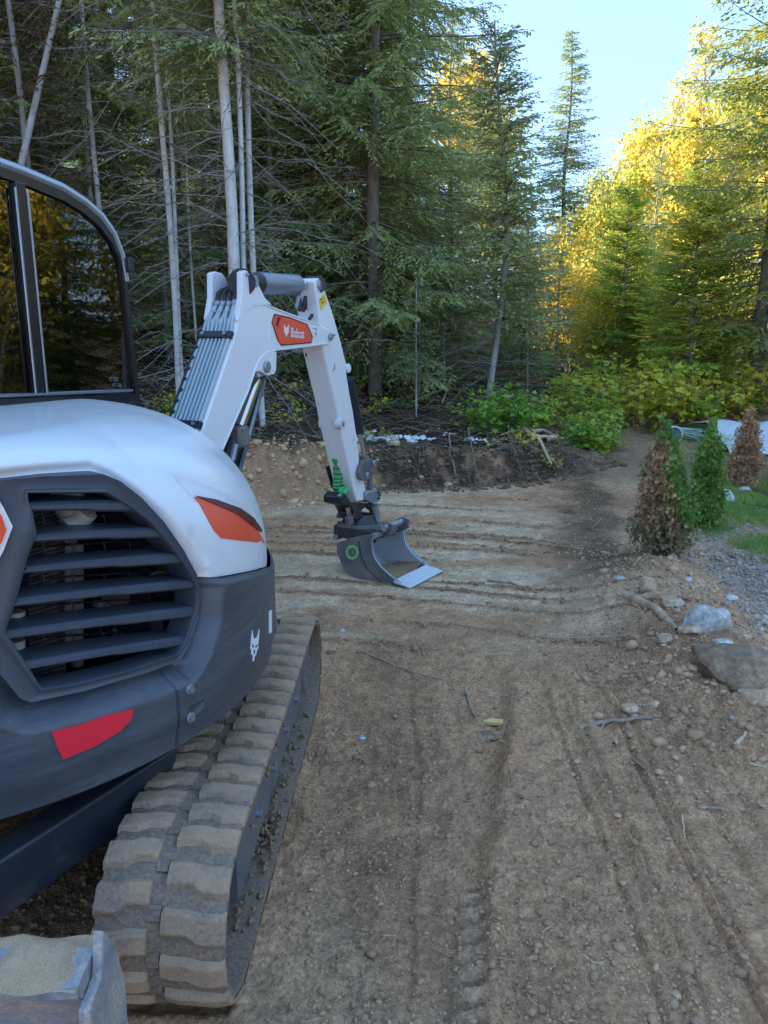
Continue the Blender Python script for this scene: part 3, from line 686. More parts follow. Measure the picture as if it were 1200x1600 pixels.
mb = MB(); mb.tube([bp(*c4(450, 505), -.0), bp(*c4(350, 878), -.0), bp(*c4(230, 1130), 0)], .012, 6); P('guard_flange', mb, 'rail', BCY)
mb = MB(); mb.tube([bp(*c4(418, 505), .02), bp(*c4(330, 750), .02)], .028, 14); P('cylinder_rod', mb, 'chrome', BCY)
mb = MB(); mb.tube([bp(*c4(345, 700), .02), bp(*c4(225, 1000), .02)], .045, 16); P('cylinder_barrel', mb, 'black', BCY)
mb = MB(); mb.box(bp(*c4(336, 735), .03), (.10, .09, .10), Matrix.Rotation(-.44, 3, 'Z')); P('valve_block', mb, 'bucket', BCY, bevel=.012)
mb = MB(); mb.tube([bp(*c4(334, 768), .07), bp(*c4(318, 835), .07)], .016, 10); P('fitting', mb, 'steel', BCY)
mb = MB(); mb.tube([bp(*c4(362, 742), .06), bp(*c4(370, 742), .06)], .014, 8); P('bolt', mb, 'steel', BCY)
# arm
WA = .135
def c2(cx, cy): return (470 + cx / 5.4545, 700 + cy / 5.4545)
arm_pts = [c1(*p) for p in [(838, 205), (850, 182), (880, 178), (900, 195), (915, 240), (985, 440), (1060, 700), (1100, 870), (1105, 960)]] + [c4(*p) for p in [(800, 560), (815, 640), (828, 730), (838, 800)]] + [c2(*p) for p in [(500, 140), (530, 250), (555, 350), (552, 430), (540, 450), (480, 455)]] + [c4(*p) for p in [(818, 960), (760, 700), (742, 600), (690, 372)]] + [c1(*p) for p in [(895, 610), (888, 545), (862, 330)]]
ARM = P('arm', plate(arm_pts, WA / 2, WA), 'white', bevel=.008, smooth=40)
# open the top of the arm into two cheeks: right one wide, inner machinery between
ys = [c1(*p) for p in [(880, 350), (930, 305), (945, 380), (900, 445)]]
YS = P('warning_print', plate(ys, WA / 2 + .003, .002), 'yellow', ARM)
for q in ((900, 360), (910, 385)): 
    mb = MB(); mb.prism([bp(*c1(q[0] - 8, q[1] - 6), WA / 2 + .005), bp(*c1(q[0] + 14, q[1] - 18), WA / 2 + .005), bp(*c1(q[0] + 14, q[1] - 10), WA / 2 + .005), bp(*c1(q[0] - 8, q[1] + 2), WA / 2 + .005)], -NB * .001); P('pictogram', mb, 'black', YS)
pin(*c1(882, 240), WA / 2, .024, par=ARM); pin(*c1(1112, 915), WA / 2 - .01, .026, 'white', par=ARM, name='boss'); pin(*c1(995, 645), WA / 2, .006, par=ARM)
for q, w in (((765, 685), WA / 2 + .012), ((700, 683), -WA / 2 + .02)):
    p = bp(*c4(*q), w); mb = MB(); mb.tube([p - NB * .03, p + NB * .012], .030, 16); s_ = P('boss', mb, 'white_dusty', ARM); mb = MB(); mb.tube([p + NB * .010, p + NB * .015], .014, 12); P('boss_bore', mb, 'steel', s_)
mb = MB(); mb.tube([bp(*c4(812, 728), WA / 2), bp(*c4(826, 732), WA / 2 + .02), bp(*c4(822, 748), WA / 2 + .02), bp(*c4(812, 752), WA / 2)], .004, 6); P('eyelet', mb, 'white', ARM)
mb = MB()
for a, b in (((1010, 880), (1000, 930)), ((990, 935), (1010, 915))): mb.tube([bp(*c1(*a), WA / 2 + .001), bp(*c1(*b), WA / 2 + .001)], .002, 4)
P('pictogram', mb, 'bucket', ARM)
for k, (x0, y0, x1, y1) in enumerate([(690, 400, 735, 340), (720, 420, 770, 330), (750, 430, 800, 370), (780, 480, 840, 450), (800, 500, 870, 500), (770, 330, 760, 420), (830, 380, 850, 450)]):
    mb = MB(); p, q = bp(*c1(x0, y0 + 20), .03 - .02 * (k % 4)), bp(*c1(x1, y1), .03 - .02 * (k % 3)); mb.tube([p, (p + q) / 2 + Vector((0, 0, .03 * (-1) ** k)), q], .010, 7); P('hose', mb, 'hose' if k % 3 else 'steel', ARM)
mb = MB(); mb.prism([bp(*c1(*p), -.03) for p in [(725, 290), (840, 270), (860, 480), (830, 520), (740, 440)]], -NB * .03); P('arm_cheek', mb, 'bucket', ARM, bevel=.003)
# bucket cylinder along the far side of the arm
mb = MB(); mb.tube([bp(*c4(795, 500), -.0), bp(*c4(812, 570), -.0), bp(*c4(838, 720), 0)], .030, 12); BK = P('bucket_cylinder', mb, 'black'); mb = MB(); mb.tube([bp(*c4(838, 720), 0), bp(*c4(872, 850), 0)], .017, 10); P('rod', mb, 'chrome', BK)
# hoses left of the arm
mb = MB(); mb.tube([bp(*c4(622, 395), -.05), bp(*c4(645, 480), -.06), bp(*c4(672, 560), -.06), bp(*c4(680, 620), -.05)], .009, 8); P('hose', mb, 'hose', ARM)
mb = MB(); mb.tube([bp(*c4(675, 590), -.05), bp(*c4(682, 625), -.05)], .02, 10); P('fitting', mb, 'steel', ARM)
# linkage
LK = [c2(*p) for p in [(500, 215), (515, 150), (545, 105), (600, 92), (640, 108), (640, 145), (605, 160), (585, 215), (570, 262), (530, 278), (505, 255)]]
LINK = P('bucket_link', plate(LK, WA / 2 + .03, .022), 'bucket', bevel=.004); P('link_plate', plate_at(LK, WA / 2 + .03, WA + .04, .022), 'bucket', LINK, bevel=.004)
pin(*c2(622, 130), WA / 2 + .032, .022, par=LINK); pin(*c2(562, 235), WA / 2 + .032, .022, par=LINK)
for off in (WA / 2 + .0, -WA / 2 + .01):
    mb = MB(); mb.prism([bp(*c2(*p), off) for p in [(585, 190), (610, 190), (612, 380), (590, 385)]], -NB * .02); P('link_bar', mb, 'bucket', LINK, bevel=.004)
mb = MB(); mb.prism([bp(*c2(*p), .09) for p in [(560, 375), (600, 362), (665, 362), (684, 400), (684, 435), (655, 465), (600, 468), (560, 445)]], -NB * .17); P('link_block', mb, 'cyl', LINK, bevel=.01)
for q in ((655, 378), (668, 400), (660, 430)): pin(*c2(*q), .092, .007, 'black', par=LINK, name='bolt')
# tiltrotator
def cc(px, py, off=0): return bp(*c2(px, py), off)
TR = P('tiltrotator', plate([c2(*p) for p in [(340, 420), (375, 380), (420, 455), (575, 470), (560, 500), (520, 530), (545, 600), (440, 610), (460, 560), (430, 500), (345, 478)]], .06, .12), 'black', bevel=.006)
mb = MB(); mb.tube([cc(495, 560), cc(492, 660)], [.085, .12], 20); P('rotor', mb, 'black', TR)
mb = MB(); mb.tube([cc(492, 640), cc(490, 672)], .14, 24); P('rotor_ring', mb, 'bucket', TR, bevel=.004)
for x, o in ((415, .05), (430, -.06)):
    mb = MB(); mb.tube([cc(x - 18, 500, o), cc(x + 2, 590, o)], .013, 10); P('tilt_rod', mb, 'chrome', TR)
mb = MB(); mb.tube([cc(410, 590, .06), cc(418, 640, .06)], .024, 10); P('tilt_cylinder', mb, 'bucket', TR)
mb = MB(); mb.tube([cc(618, 490, .05), cc(630, 560, .05), cc(632, 630, .05)], [.03, .035, .03], 12); P('tilt_cylinder', mb, 'cyl', TR)
for k, pts in enumerate(([(590, 480), (610, 560), (640, 640)], [(560, 500), (590, 520), (630, 600)], [(520, 500), (600, 470), (640, 520)], [(380, 440), (430, 520), (450, 600)])):
    mb = MB(); mb.tube([cc(*q, .07 - .02 * k) for q in pts], .010, 7); P('hose', mb, 'hose', TR)
for k, pts in enumerate(([(300, 75), (318, 130), (322, 250), (312, 330), (330, 400)], [(335, 410), (350, 350), (395, 325)], [(325, 420), (372, 385), (398, 350)])):
    pts = [cc(q[0] - 5, q[1], -.02 + .03 * k) for q in pts]
    mb = MB(); mb.tube(pts, (.027, .016, .014)[k], 10); gs = P('hose_sleeve', mb, 'green', TR)
    if k == 0:
        for i in range(9):
            f = i / 8 * (len(pts) - 2) + .6; a_ = int(f); q = pts[a_].lerp(pts[min(a_ + 1, len(pts) - 1)], f - a_); mb = MB(); mb.tube([q - Vector((0, 0, .003)), q + Vector((0, 0, .003))], .030, 10); P('sleeve_band', mb, 'black', gs)
mb = MB(); mb.prism([cc(*p, -.10) for p in [(222, 160), (290, 135), (302, 330), (275, 345)]], -NB * .012); P('guard_flap', mb, 'black', TR)
# ---- bucket, turned by the rotator
WV = Vector((.549, .836, 0)).normalized(); UV_ = Vector((.836, -.549, 0)).normalized(); PN = Vector((.12, 5.09, 0)); BW = .44
def kp(cx, cy, off=0): return on_plane(*c2(cx, cy), PN + WV * off, WV)
back = [(618, 742), (520, 748), (400, 775), (305, 812), (305, 880), (345, 990), (400, 1065), (480, 1128), (600, 1160), (700, 1166), (815, 1172), (880, 1172)]
front = [(880, 1172), (760, 1085), (680, 1010), (630, 940), (612, 880), (608, 800), (618, 742)]
BKT = P('bucket', MB().prism([kp(*p) for p in back + front[1:-1]], WV * .016), 'bucket', bevel=.003, label='dark grey grading bucket resting on the soil')
mb = MB(); mb.prism([kp(*p) + WV * (BW - .016) for p in back + front[1:-1]], WV * .016); P('side_plate', mb, 'bucket_in', BKT, bevel=.003)
ctr = kp(560, 960)
sh = [kp(*p) for p in back[3:]]; ins = [p + (ctr - p).normalized() * .014 for p in sh]
mb = MB(); mb.grid([[p + WV * .016 for p in sh + ins[::-1]], [p + WV * (BW - .016) for p in sh + ins[::-1]]], closed=True); P('shell', mb, 'bucket_in', BKT, smooth=50)
up = [kp(*p) for p in back[:4]]; mb = MB(); mb.grid([[p + WV * .016 for p in up] + [p - Vector((0, 0, .02)) + WV * .016 for p in up[::-1]], [p + WV * (BW - .016) for p in up] + [p - Vector((0, 0, .02)) + WV * (BW - .016) for p in up[::-1]]], closed=True); P('top_plate', mb, 'bucket', BKT)
e_ = [kp(*p) for p in front]; mb = MB()
for off in (0.0, BW):
    mb.tube([p + WV * off for p in e_], .008, 8)
P('rim', mb, 'steel', BKT)
lp = kp(830, 1150); lip = [lp, lp + Vector((0, 0, -.012)) , kp(935, 1195), kp(932, 1186)]
mb = MB(); a0, a1 = kp(800, 1165), kp(938, 1196); a0.z = max(a0.z, .012)
mb.prism([a0 - WV * .012, a1 - WV * .012, a1 - WV * .012 + Vector((0, 0, .008)), a0 - WV * .012 + Vector((0, 0, .022))], WV * (BW + .024)); P('cutting_edge', mb, 'bucket_in', BKT, bevel=.002)
mb = MB(); mb.tube([kp(618, 752), kp(618, 752) + WV * BW], .022, 12); P('cross_tube', mb, 'steel', BKT)
G = [[kp(560 + 330 * s, 1120 + 35 * s) .lerp(kp(560 + 330 * s, 1120 + 35 * s) + WV * BW, .04 + .92 * f) + Vector((0, 0, .035 * (1 - s) + .018 * math.sin(f * 5 + s * 4) + .012)) for f in np.linspace(0, 1, 10)] for s in np.linspace(0, .70, 12)]
mb = MB(); mb.grid(G); P('soil_in_bucket', mb, 'soil', BKT)
for pts in ([(490, 790), (510, 900), (545, 1000), (620, 1090), (680, 1135)],):
    mb = MB(); mb.tube([kp(*p, -.001) for p in pts], .0045, 5); P('side_weld', mb, 'black', BKT)
    mb = MB(); mb.tube([kp(*p, BW - .02) + UV_ * .0 for p in [(590, 760), (615, 860), (640, 930), (740, 1030)]], .006, 5); P('side_weld', mb, 'steel', BKT)
def ringp(cx, cy, rx, ry, off, n=28): return [kp(cx + rx * math.cos(i * 2 * math.pi / n), cy + ry * math.sin(i * 2 * math.pi / n), off) for i in range(n)]
o3, i3 = ringp(438, 888, 55, 62, -.002), ringp(438, 888, 36, 40, -.002)
mb = MB(); mb.grid([o3, i3, [p - WV * .001 for p in i3], [p - WV * .001 for p in o3], o3], closed=True); BR_ = P('round_badge', mb, 'green2', BKT)
mb = MB(); mb.prism(ringp(438, 888, 35, 39, -.0015), -WV * .0008); P('badge_centre', mb, 'bucket', BR_)
mb = MB(); mb.tube([kp(*p, -.0035) for p in [(420, 905), (425, 870), (445, 862), (452, 880), (440, 893), (455, 912), (462, 890)]], .004, 5); P('badge_mark', mb, 'steel', BR_)
# quick coupler on top of the bucket
tk = Vector((0, 0, .075))
q1, q2, q3 = kp(268, 780), kp(590, 715), kp(600, 718)
ob = kp(430, 750, BW * .5); RZ = Matrix.Rotation(math.atan2(UV_.y, UV_.x), 3, 'Z')
zc = kp(430, 745).z
QC = P('quick_coupler', MB().box(kp(430, 745) + WV * BW * .36 + Vector((0, 0, .015)), (.38, .24, .06), RZ), 'black', bevel=.01)
mb = MB(); mb.box(kp(425, 745) + WV * .05 + Vector((0, 0, .0)), (.36, .025, .085), RZ); P('side_beam', mb, 'black', QC, bevel=.006)
mb = MB(); mb.box(kp(425, 745) + WV * .30 + Vector((0, 0, .0)), (.36, .025, .085), RZ); P('side_beam', mb, 'black', QC, bevel=.006)
mb = MB(); mb.tube([kp(275, 770) + WV * .02, kp(275, 770) + WV * .33], .022, 12); P('coupler_pin', mb, 'cyl', QC)
for s in (.10, .30):
    mb = MB(); mb.prism([kp(600, 690) + WV * s, kp(660, 660) + WV * s, kp(715, 680) + WV * s, kp(720, 760) + WV * s, kp(620, 800) + WV * s], WV * .02); P('ear_plate', mb, 'bucket', QC, bevel=.004)
mb = MB(); mb.tube([kp(665, 700) + WV * .06, kp(665, 700) + WV * .38], .024, 12); P('coupler_pin', mb, 'steel', QC)
mb = MB(); mb.tube([kp(590, 700) + WV * .08, kp(640, 690) + WV * .08], .028, 12); P('lock_cylinder', mb, 'cyl', QC)

# ---- tracks
HT = Vector((.04, 1, 0)).normalized(); RT = Vector((HT.y, -HT.x, 0))
TO = Vector((-.373, 1.75, 0)); TWD = .315; Y0, Y1, RW, ZC = 0.0, 1.50, .202, .228
def tpath(s):
    """arc length -> (along, z, normal along, normal z), clockwise from the rear bottom"""
    Ls = Y1 - Y0; La = math.pi * RW; T_ = 2 * Ls + 2 * La; s %= T_
    if s < Ls: return Y0 + s, ZC - RW, 0, -1
    s -= Ls
    if s < La: a = -math.pi / 2 + s / RW; return Y1 + RW * math.cos(a), ZC + RW * math.sin(a), math.cos(a), math.sin(a)
    s -= La
    if s < Ls: return Y1 - s, ZC + RW, 0, 1
    s -= Ls; a = math.pi / 2 + s / RW; return Y0 + RW * math.cos(a), ZC + RW * math.sin(a), math.cos(a), math.sin(a)
TL = 2 * (Y1 - Y0) + 2 * math.pi * RW; NLUG = 42
def tp(org, s, w, h):
    a, z, na, nz = tpath(s)
    sag = -.018 * math.sin(math.pi * min(max(a, 0), 1.5) / 1.5) ** 2 if nz > .99 else 0
    return org + HT * (a + na * h) - RT * w + Vector((0, 0, z + nz * h + sag))
def build_track(org, flip=1):
    mb = MB(); n = 130; rows = []
    for k in range(n + 1):
        s = TL * k / n; rows.append([tp(org, s, w, h) for w, h in ((0, -.012), (0, .010), (.006, .014), (TWD / 2 - .03, .012), (TWD / 2, .006), (TWD / 2 + .03, .012), (TWD - .006, .014), (TWD, .010), (TWD, -.012))])
    mb.grid([r for r in rows], closed=True); tr = P('rubber_track', mb, 'belt', smooth=40)
    rn = random.Random(3)
    for side in (0, 1):
        for k in range(NLUG):
            s = TL * (k + .5 * side * 0 + (.0 if side == 0 else .42)) / NLUG; L = TL / NLUG * .75
            if side == 0: wa, wb = -.004, TWD / 2 - .006
            else: wa, wb = TWD + .004, TWD / 2 + .006 + .022
            mb = MB(); nw = 5; jit = rn.uniform(.92, 1.04)
            top, bot = [], []
            rows = []
            for i in range(nw + 1):
                f = i / nw; w = wa + (wb - wa) * f
                sk = (-.008 if f > .45 else .006)
                hh = .030 * jit * (1 if i not in (0, nw) else .80)
                # narrower toward the belt's middle, stepped like a chevron
                l = L * (1.0 if f < .5 else .82)
                rows.append([tp(org, s + sk - l * .56, w, .008), tp(org, s + sk - l * .36, w, hh), tp(org, s + sk + l * .30, w, hh * .96), tp(org, s + sk + l * .5, w, .008)])
            mb.grid(rows); 
            for R_ in (rows[0], rows[-1]): mb.add(R_, [(0, 1, 2, 3)])
            P('tread_lug', mb, 'rubber', tr, smooth=28, bevel=.004)
    mb = MB()
    for k in range(NLUG):
        s = TL * (k + .7) / NLUG; q = [tp(org, s + a, w, .0165) for a, w in ((-.016, TWD / 2 - .002), (.016, TWD / 2 - .002), (.016, TWD / 2 + .028), (-.016, TWD / 2 + .028))]
        mb.prism(q, q[0] * 0 + (tp(org, s, .1, .0) - tp(org, s, .1, .012)))
    tag(P('drive_pocket', mb, 'belt', tr), kind='stuff')
    cn = org - RT * TWD / 2
    def fp(a, w, z): return org + HT * a - RT * w + Vector((0, 0, z))
    mb = MB(); sec = [(.045, .13), (.045, .31), (.08, .365), (TWD - .08, .365), (TWD - .045, .31), (TWD - .045, .13)]
    mb.grid([[fp(a, w, z + dz) for w, z in sec] for a, dz in ((.12, 0), (.2, .0), (1.30, .0), (1.36, 0))], closed=True); mb.add([fp(.12, w, z) for w, z in sec], [tuple(range(6))]); mb.add([fp(1.36, w, z) for w, z in sec], [tuple(range(6))])
    tf = P('track_frame', mb, 'under', bevel=.006)
    for a in (.32, .58, .84, 1.10):
        mb = MB(); mb.tube([fp(a, .06, .105), fp(a, .075, .105), fp(a, TWD - .075, .105), fp(a, TWD - .06, .105)], [.03, .07, .07, .03], 18); P('roller', mb, 'under', tf)
    mb = MB(); mb.tube([fp(.7, .08, .36), fp(.7, TWD - .08, .36)], .045, 14); P('roller', mb, 'under', tf)
    mb = MB(); mb.tube([fp(0, .05, ZC), fp(0, .055, ZC), fp(0, .08, ZC), fp(0, .1, ZC), fp(0, TWD - .1, ZC), fp(0, TWD - .05, ZC)], [.06, .075, .09, .182, .182, .06], 28); P('idler', mb, 'under', tf)
    mb = MB(); mb.tube([fp(1.5, .04, ZC), fp(1.5, .06, ZC), fp(1.5, .09, ZC), fp(1.5, TWD - .09, ZC), fp(1.5, TWD - .04, ZC)], [.11, .125, .18, .18, .11], 24); sp = P('sprocket', mb, 'under', tf)
    for k in range(9):
        a = k * 2 * math.pi / 9; c = fp(1.5 + .09 * math.cos(a), .048, ZC + .09 * math.sin(a)); mb = MB(); mb.tube([c, c + RT * .012], .010, 6); P('bolt', mb, 'steel', sp)
    for k, a in enumerate((.40, .66, .93, 1.18)):
        mb = MB(); c = fp(a, .046, .23); mb.tube([c, c + RT * .018], .016, 8); P('bolt', mb, 'steel', tf)
    # caked mud on the frame ledges
    rn2 = random.Random(8); mb = MB()
    for k in range(300):
        a = rn2.uniform(.1, 1.4) if k % 2 else rn2.gauss(.55, .06); w = rn2.uniform(.01, .09); z = rn2.choice([.045, .05, .055]) if k % 3 else rn2.uniform(.30, .36); r = rn2.uniform(.004, .013)
        c = fp(a, w, z); vs = [c + Vector((rn2.gauss(0, 1), rn2.gauss(0, 1), rn2.gauss(0, 1))).normalized() * r for _ in range(6)]
        mb.add([c + Vector(v) * r * rn2.uniform(.8, 1.2) for v in ((1, 0, 0), (-1, 0, 0), (0, 1, 0), (0, -1, 0), (0, 0, 1), (0, 0, -1))], [(0, 2, 4), (2, 1, 4), (1, 3, 4), (3, 0, 4), (2, 0, 5), (1, 2, 5), (3, 1, 5), (0, 3, 5)])
    tag(P('caked_mud', mb, 'soil', tf), kind='stuff')
    return tr, tf
T1 = build_track(TO)
# left-hand track: copies that share mesh data
off = -RT * 1.40
for root in T1:
    c = root.copy(); COL.objects.link(c); c.location = root.location + off
    for ch in list(root.children):
        d = ch.copy(); COL.objects.link(d); d.parent = c
        for g_ in ch.children: e = g_.copy(); COL.objects.link(e); e.parent = d
cc_ = TO - RT * (TWD / 2 + .70) + HT * .74
RZT = Matrix.Rotation(math.atan2(HT.y, HT.x) - math.pi / 2, 3, 'Z')
LF = P('lower_frame', MB().box(cc_ + Vector((0, 0, .40)), (1.15, .62, .16), RZT), 'black', bevel=.02)
mb = MB(); mb.tube([Vector((C0.x + .1, C0.y, .46)), Vector((C0.x + .1, C0.y, .575))], .42, 36); P('slew_ring', mb, 'black', LF)
def beam(a, b, w, h, mat, name, par, bev=.008):
    a, b = Vector(a), Vector(b); d = (b - a); L = d.length; d.normalize(); s = d.cross(Vector((0, 0, 1))).normalized(); u = s.cross(d)
    mb = MB(); mb.box((a + b) / 2, (w, L, h), Matrix((s, d, u)).transposed()); return P(name, mb, mat, par, bevel=bev)
beam((-.66, 2.10, .42), (-1.17, 1.12, .44), .085, .15, 'beam', 'blade_arm', LF)
beam((-1.75, 2.10, .42), (-1.35, 1.12, .44), .085, .15, 'beam', 'blade_arm', LF)
# dozer blade, raised
prof = [(1.00, .28), (1.045, .36), (1.06, .47), (1.05, .58), (1.015, .665), (.985, .705), (.985, .725), (1.06, .728), (1.085, .70), (1.10, .6), (1.105, .45), (1.08, .33), (1.02, .265)]
mb = MB(); xs = np.linspace(-2.12, -.470, 46)
mb.grid([[Vector((x, y + .004 * math.sin(x * 31 + z * 20), z + .004 * math.sin(x * 17 + y * 40))) for y, z in prof] for x in xs], closed=True)
mb.add([Vector((xs[-1], y, z)) for y, z in prof], [tuple(range(len(prof)))]); BLD = P('dozer_blade', mb, 'blade', smooth=40)
ep = [(.955, .27), (1.11, .29), (1.125, .60), (1.10, .69), (1.055, .765), (1.03, .70), (.975, .69), (.965, .5)]
mb = MB(); mb.prism([Vector((-.470, y, z)) for y, z in ep], Vector((.018, 0, 0))); P('end_plate', mb, 'blade', BLD, bevel=.004)
# dirt caked along the blade's top edge
G = []
xs_ = np.linspace(-1.6, -.472, 150)
for v in np.linspace(0, 1, 14):
    y_ = .975 + .115 * v; k = np.clip(np.minimum(v, 1 - v) * 5, 0, 1) * np.clip((-.480 - xs_) * 30, 0, 1)
    hgt = (.003 + .034 * np.clip(fbm(xs_ * 14, np.full_like(xs_, v * 1.6), 4, 66) + .22, 0, 1)) * k - .007
    G.append([Vector((x, y_ + .004 * math.sin(x * 60), .728 + h)) for x, h in zip(xs_, hgt)])
mb = MB(); mb.grid(G); P('caked_dirt', mb, M['cream_dirt'], BLD, smooth=60)

# ------------------------------------------------------------------ vegetation
def np_mesh(name, V, F, mat, smooth=False):
    me = bpy.data.meshes.new(name); V = np.asarray(V, np.float32); F = np.asarray(F, np.int32); k = F.shape[1]
    me.vertices.add(len(V)); me.vertices.foreach_set('co', V.ravel())
    me.loops.add(F.size); me.loops.foreach_set('vertex_index', F.ravel())
    me.polygons.add(len(F)); me.polygons.foreach_set('loop_start', np.arange(len(F), dtype=np.int32) * k)
    me.update(calc_edges=True)
    if smooth: me.shade_smooth()
    if mat: me.materials.append(mat)
    return me
def blades(P_, D, S, L, W):
    L = L[:, None]; W = W[:, None]
    V = np.stack([P_, P_ + D * L * .45 + S * W * .5, P_ + D * L, P_ + D * L * .45 - S * W * .5], 1).reshape(-1, 3)
    return V, np.arange(len(V)).reshape(-1, 4)
def unit(v): return v / (np.linalg.norm(v, axis=-1, keepdims=True) + 1e-9)
class Tubes:      # many thin tapered tubes in one array mesh
    def __init__(s): s.V = []; s.F = []; s.n = 0
    def add(s, pts, r0, r1, seg=3):
        pts = np.asarray(pts, float); n = len(pts); t = unit(np.gradient(pts, axis=0))
        ref = np.array([0, 0, 1.]) if abs(t[0, 2]) < .9 else np.array([1., 0, 0])
        a = unit(np.cross(t, ref)); b = np.cross(t, a)
        rr = np.linspace(r0, r1, n)[:, None, None]; an = np.arange(seg) * 2 * math.pi / seg
        ring = pts[:, None] + rr * (a[:, None] * np.cos(an)[None, :, None] + b[:, None] * np.sin(an)[None, :, None])
        s.V.append(ring.reshape(-1, 3)); i, k = np.meshgrid(np.arange(n - 1), np.arange(seg), indexing='ij')
        p = (i * seg + k).ravel(); q = (i * seg + (k + 1) % seg).ravel()
        s.F.append(np.stack([p, q, q + seg, p + seg], -1) + s.n); s.n += n * seg
    def mesh(s, name, mat): return np_mesh(name, np.vstack(s.V), np.vstack(s.F), mat, True)
def leafmat(name, c0, c1, c2=None, trans=.35, scale=1.3, rough=.55, ovar=.25):
    m, nt, b = newmat(name); out = nt.nodes['Material Output']; pos = geo_pos(nt)
    n1 = noise_node(nt, scale, 3, .6, pos); n2 = noise_node(nt, 14, 2, .6, pos)
    oi = nt.nodes.new('ShaderNodeObjectInfo')
    ma = nt.nodes.new('ShaderNodeMath'); ma.operation = 'MULTIPLY_ADD'; nt.links.new(oi.outputs['Random'], ma.inputs[0]); ma.inputs[1].default_value = ovar; nt.links.new(n1.outputs[0], ma.inputs[2])
    mb_ = nt.nodes.new('ShaderNodeMath'); mb_.operation = 'MULTIPLY_ADD'; nt.links.new(n2.outputs[0], mb_.inputs[0]); mb_.inputs[1].default_value = .45; nt.links.new(ma.outputs[0], mb_.inputs[2])
    stops = [(.50, c0), (.80, c1)] + ([(.98, c2)] if c2 else [])
    r = ramp(nt, mb_.outputs[0], stops); nt.links.new(r.outputs[0], b.inputs['Base Color']); b.inputs['Roughness'].default_value = rough; b.inputs['Specular IOR Level'].default_value = .3
    t = nt.nodes.new('ShaderNodeBsdfTranslucent'); nt.links.new(r.outputs[0], t.inputs[0])
    mx = nt.nodes.new('ShaderNodeMixShader'); mx.inputs[0].default_value = trans
    nt.links.new(b.outputs[0], mx.inputs[1]); nt.links.new(t.outputs[0], mx.inputs[2]); nt.links.new(mx.outputs[0], out.inputs[0]); return m
def barkmat(name, c0, c1, marks=(.05, .045, .04), mk=.3):
    m, nt, b = newmat(name); pos = geo_pos(nt)
    mp = nt.nodes.new('ShaderNodeMapping'); nt.links.new(pos, mp.inputs[0]); mp.inputs['Scale'].default_value = (4, 4, 14)
    n = noise_node(nt, 1.6, 5, .7, mp.outputs[0]); mp2 = nt.nodes.new('ShaderNodeMapping'); nt.links.new(pos, mp2.inputs[0]); mp2.inputs['Scale'].default_value = (8, 8, 3)
    n2 = noise_node(nt, 1.5, 4, .65, mp2.outputs[0])
    r = ramp(nt, n2.outputs[0], [(.3, c0), (.7, c1)]); k = ramp(nt, n.outputs[0], [(.60, (0, 0, 0)), (.68, (1, 1, 1))])
    f = nt.nodes.new('ShaderNodeMath'); f.operation = 'MULTIPLY'; nt.links.new(k.outputs[0], f.inputs[0]); f.inputs[1].default_value = mk
    c = mix(nt, f.outputs[0], r.outputs[0], marks); nt.links.new(c, b.inputs['Base Color']); b.inputs['Roughness'].default_value = .9
    bump(nt, b, n2.outputs[0], .5, .01); return m
L_ = dict(
    spruce=leafmat('spruce_needles', (.165, .215, .075), (.29, .36, .125), (.40, .45, .17), .25),
    fir=leafmat('fir_needles', (.165, .225, .085), (.29, .355, .14), (.42, .47, .20), .25),
    olive=leafmat('olive_fir_needles', (.13, .20, .055), (.26, .32, .08), (.48, .44, .09), .35),
    larch=leafmat('larch_needles', (.20, .36, .05), (.34, .48, .07), (.55, .56, .08), .4),
    yellow=leafmat('yellow_autumn_leaves', (.40, .44, .10), (.68, .62, .14), (.80, .60, .10), .4, 1.0, ovar=.4),
    gold=leafmat('golden_green_leaves', (.26, .38, .08), (.50, .54, .11), (.74, .60, .10), .4, 1.0, ovar=.5),
    maple=leafmat('maple_shrub_leaves', (.24, .42, .06), (.48, .56, .07), (.78, .62, .08), .45, 1.6),
    shrub=leafmat('green_shrub_leaves', (.15, .33, .05), (.28, .47, .07), (.55, .58, .08), .4, 2.0),
    cedar=leafmat('green_cedar_sprays', (.085, .17, .035), (.17, .30, .06), (.28, .42, .09), .25, 5),
    rust=leafmat('rust_brown_cedar_sprays', (.34, .18, .09), (.60, .34, .19), (.72, .46, .28), .25, 6),
    dun=leafmat('dull_brown_cedar_sprays', (.13, .125, .06), (.22, .19, .10), (.33, .25, .14), .2, 6),
    dead=leafmat('dead_reddish_needles', (.11, .06, .04), (.20, .11, .075), None, .2, 3),
    grass=leafmat('grass_blades', (.10, .24, .045), (.19, .36, .07), (.36, .44, .13), .4, 3))
B_ = dict(pale=barkmat('pale_grey_bark', (.46, .45, .42), (.72, .71, .67), (.14, .125, .11), .75), dark=barkmat('dark_brown_bark', (.14, .11, .085), (.28, .235, .19)),
          grey=barkmat('grey_bark', (.26, .24, .215), (.48, .455, .42), (.09, .075, .065), .5), twig=barkmat('dead_grey_twigs', (.20, .175, .15), (.40, .36, .32), mk=0))
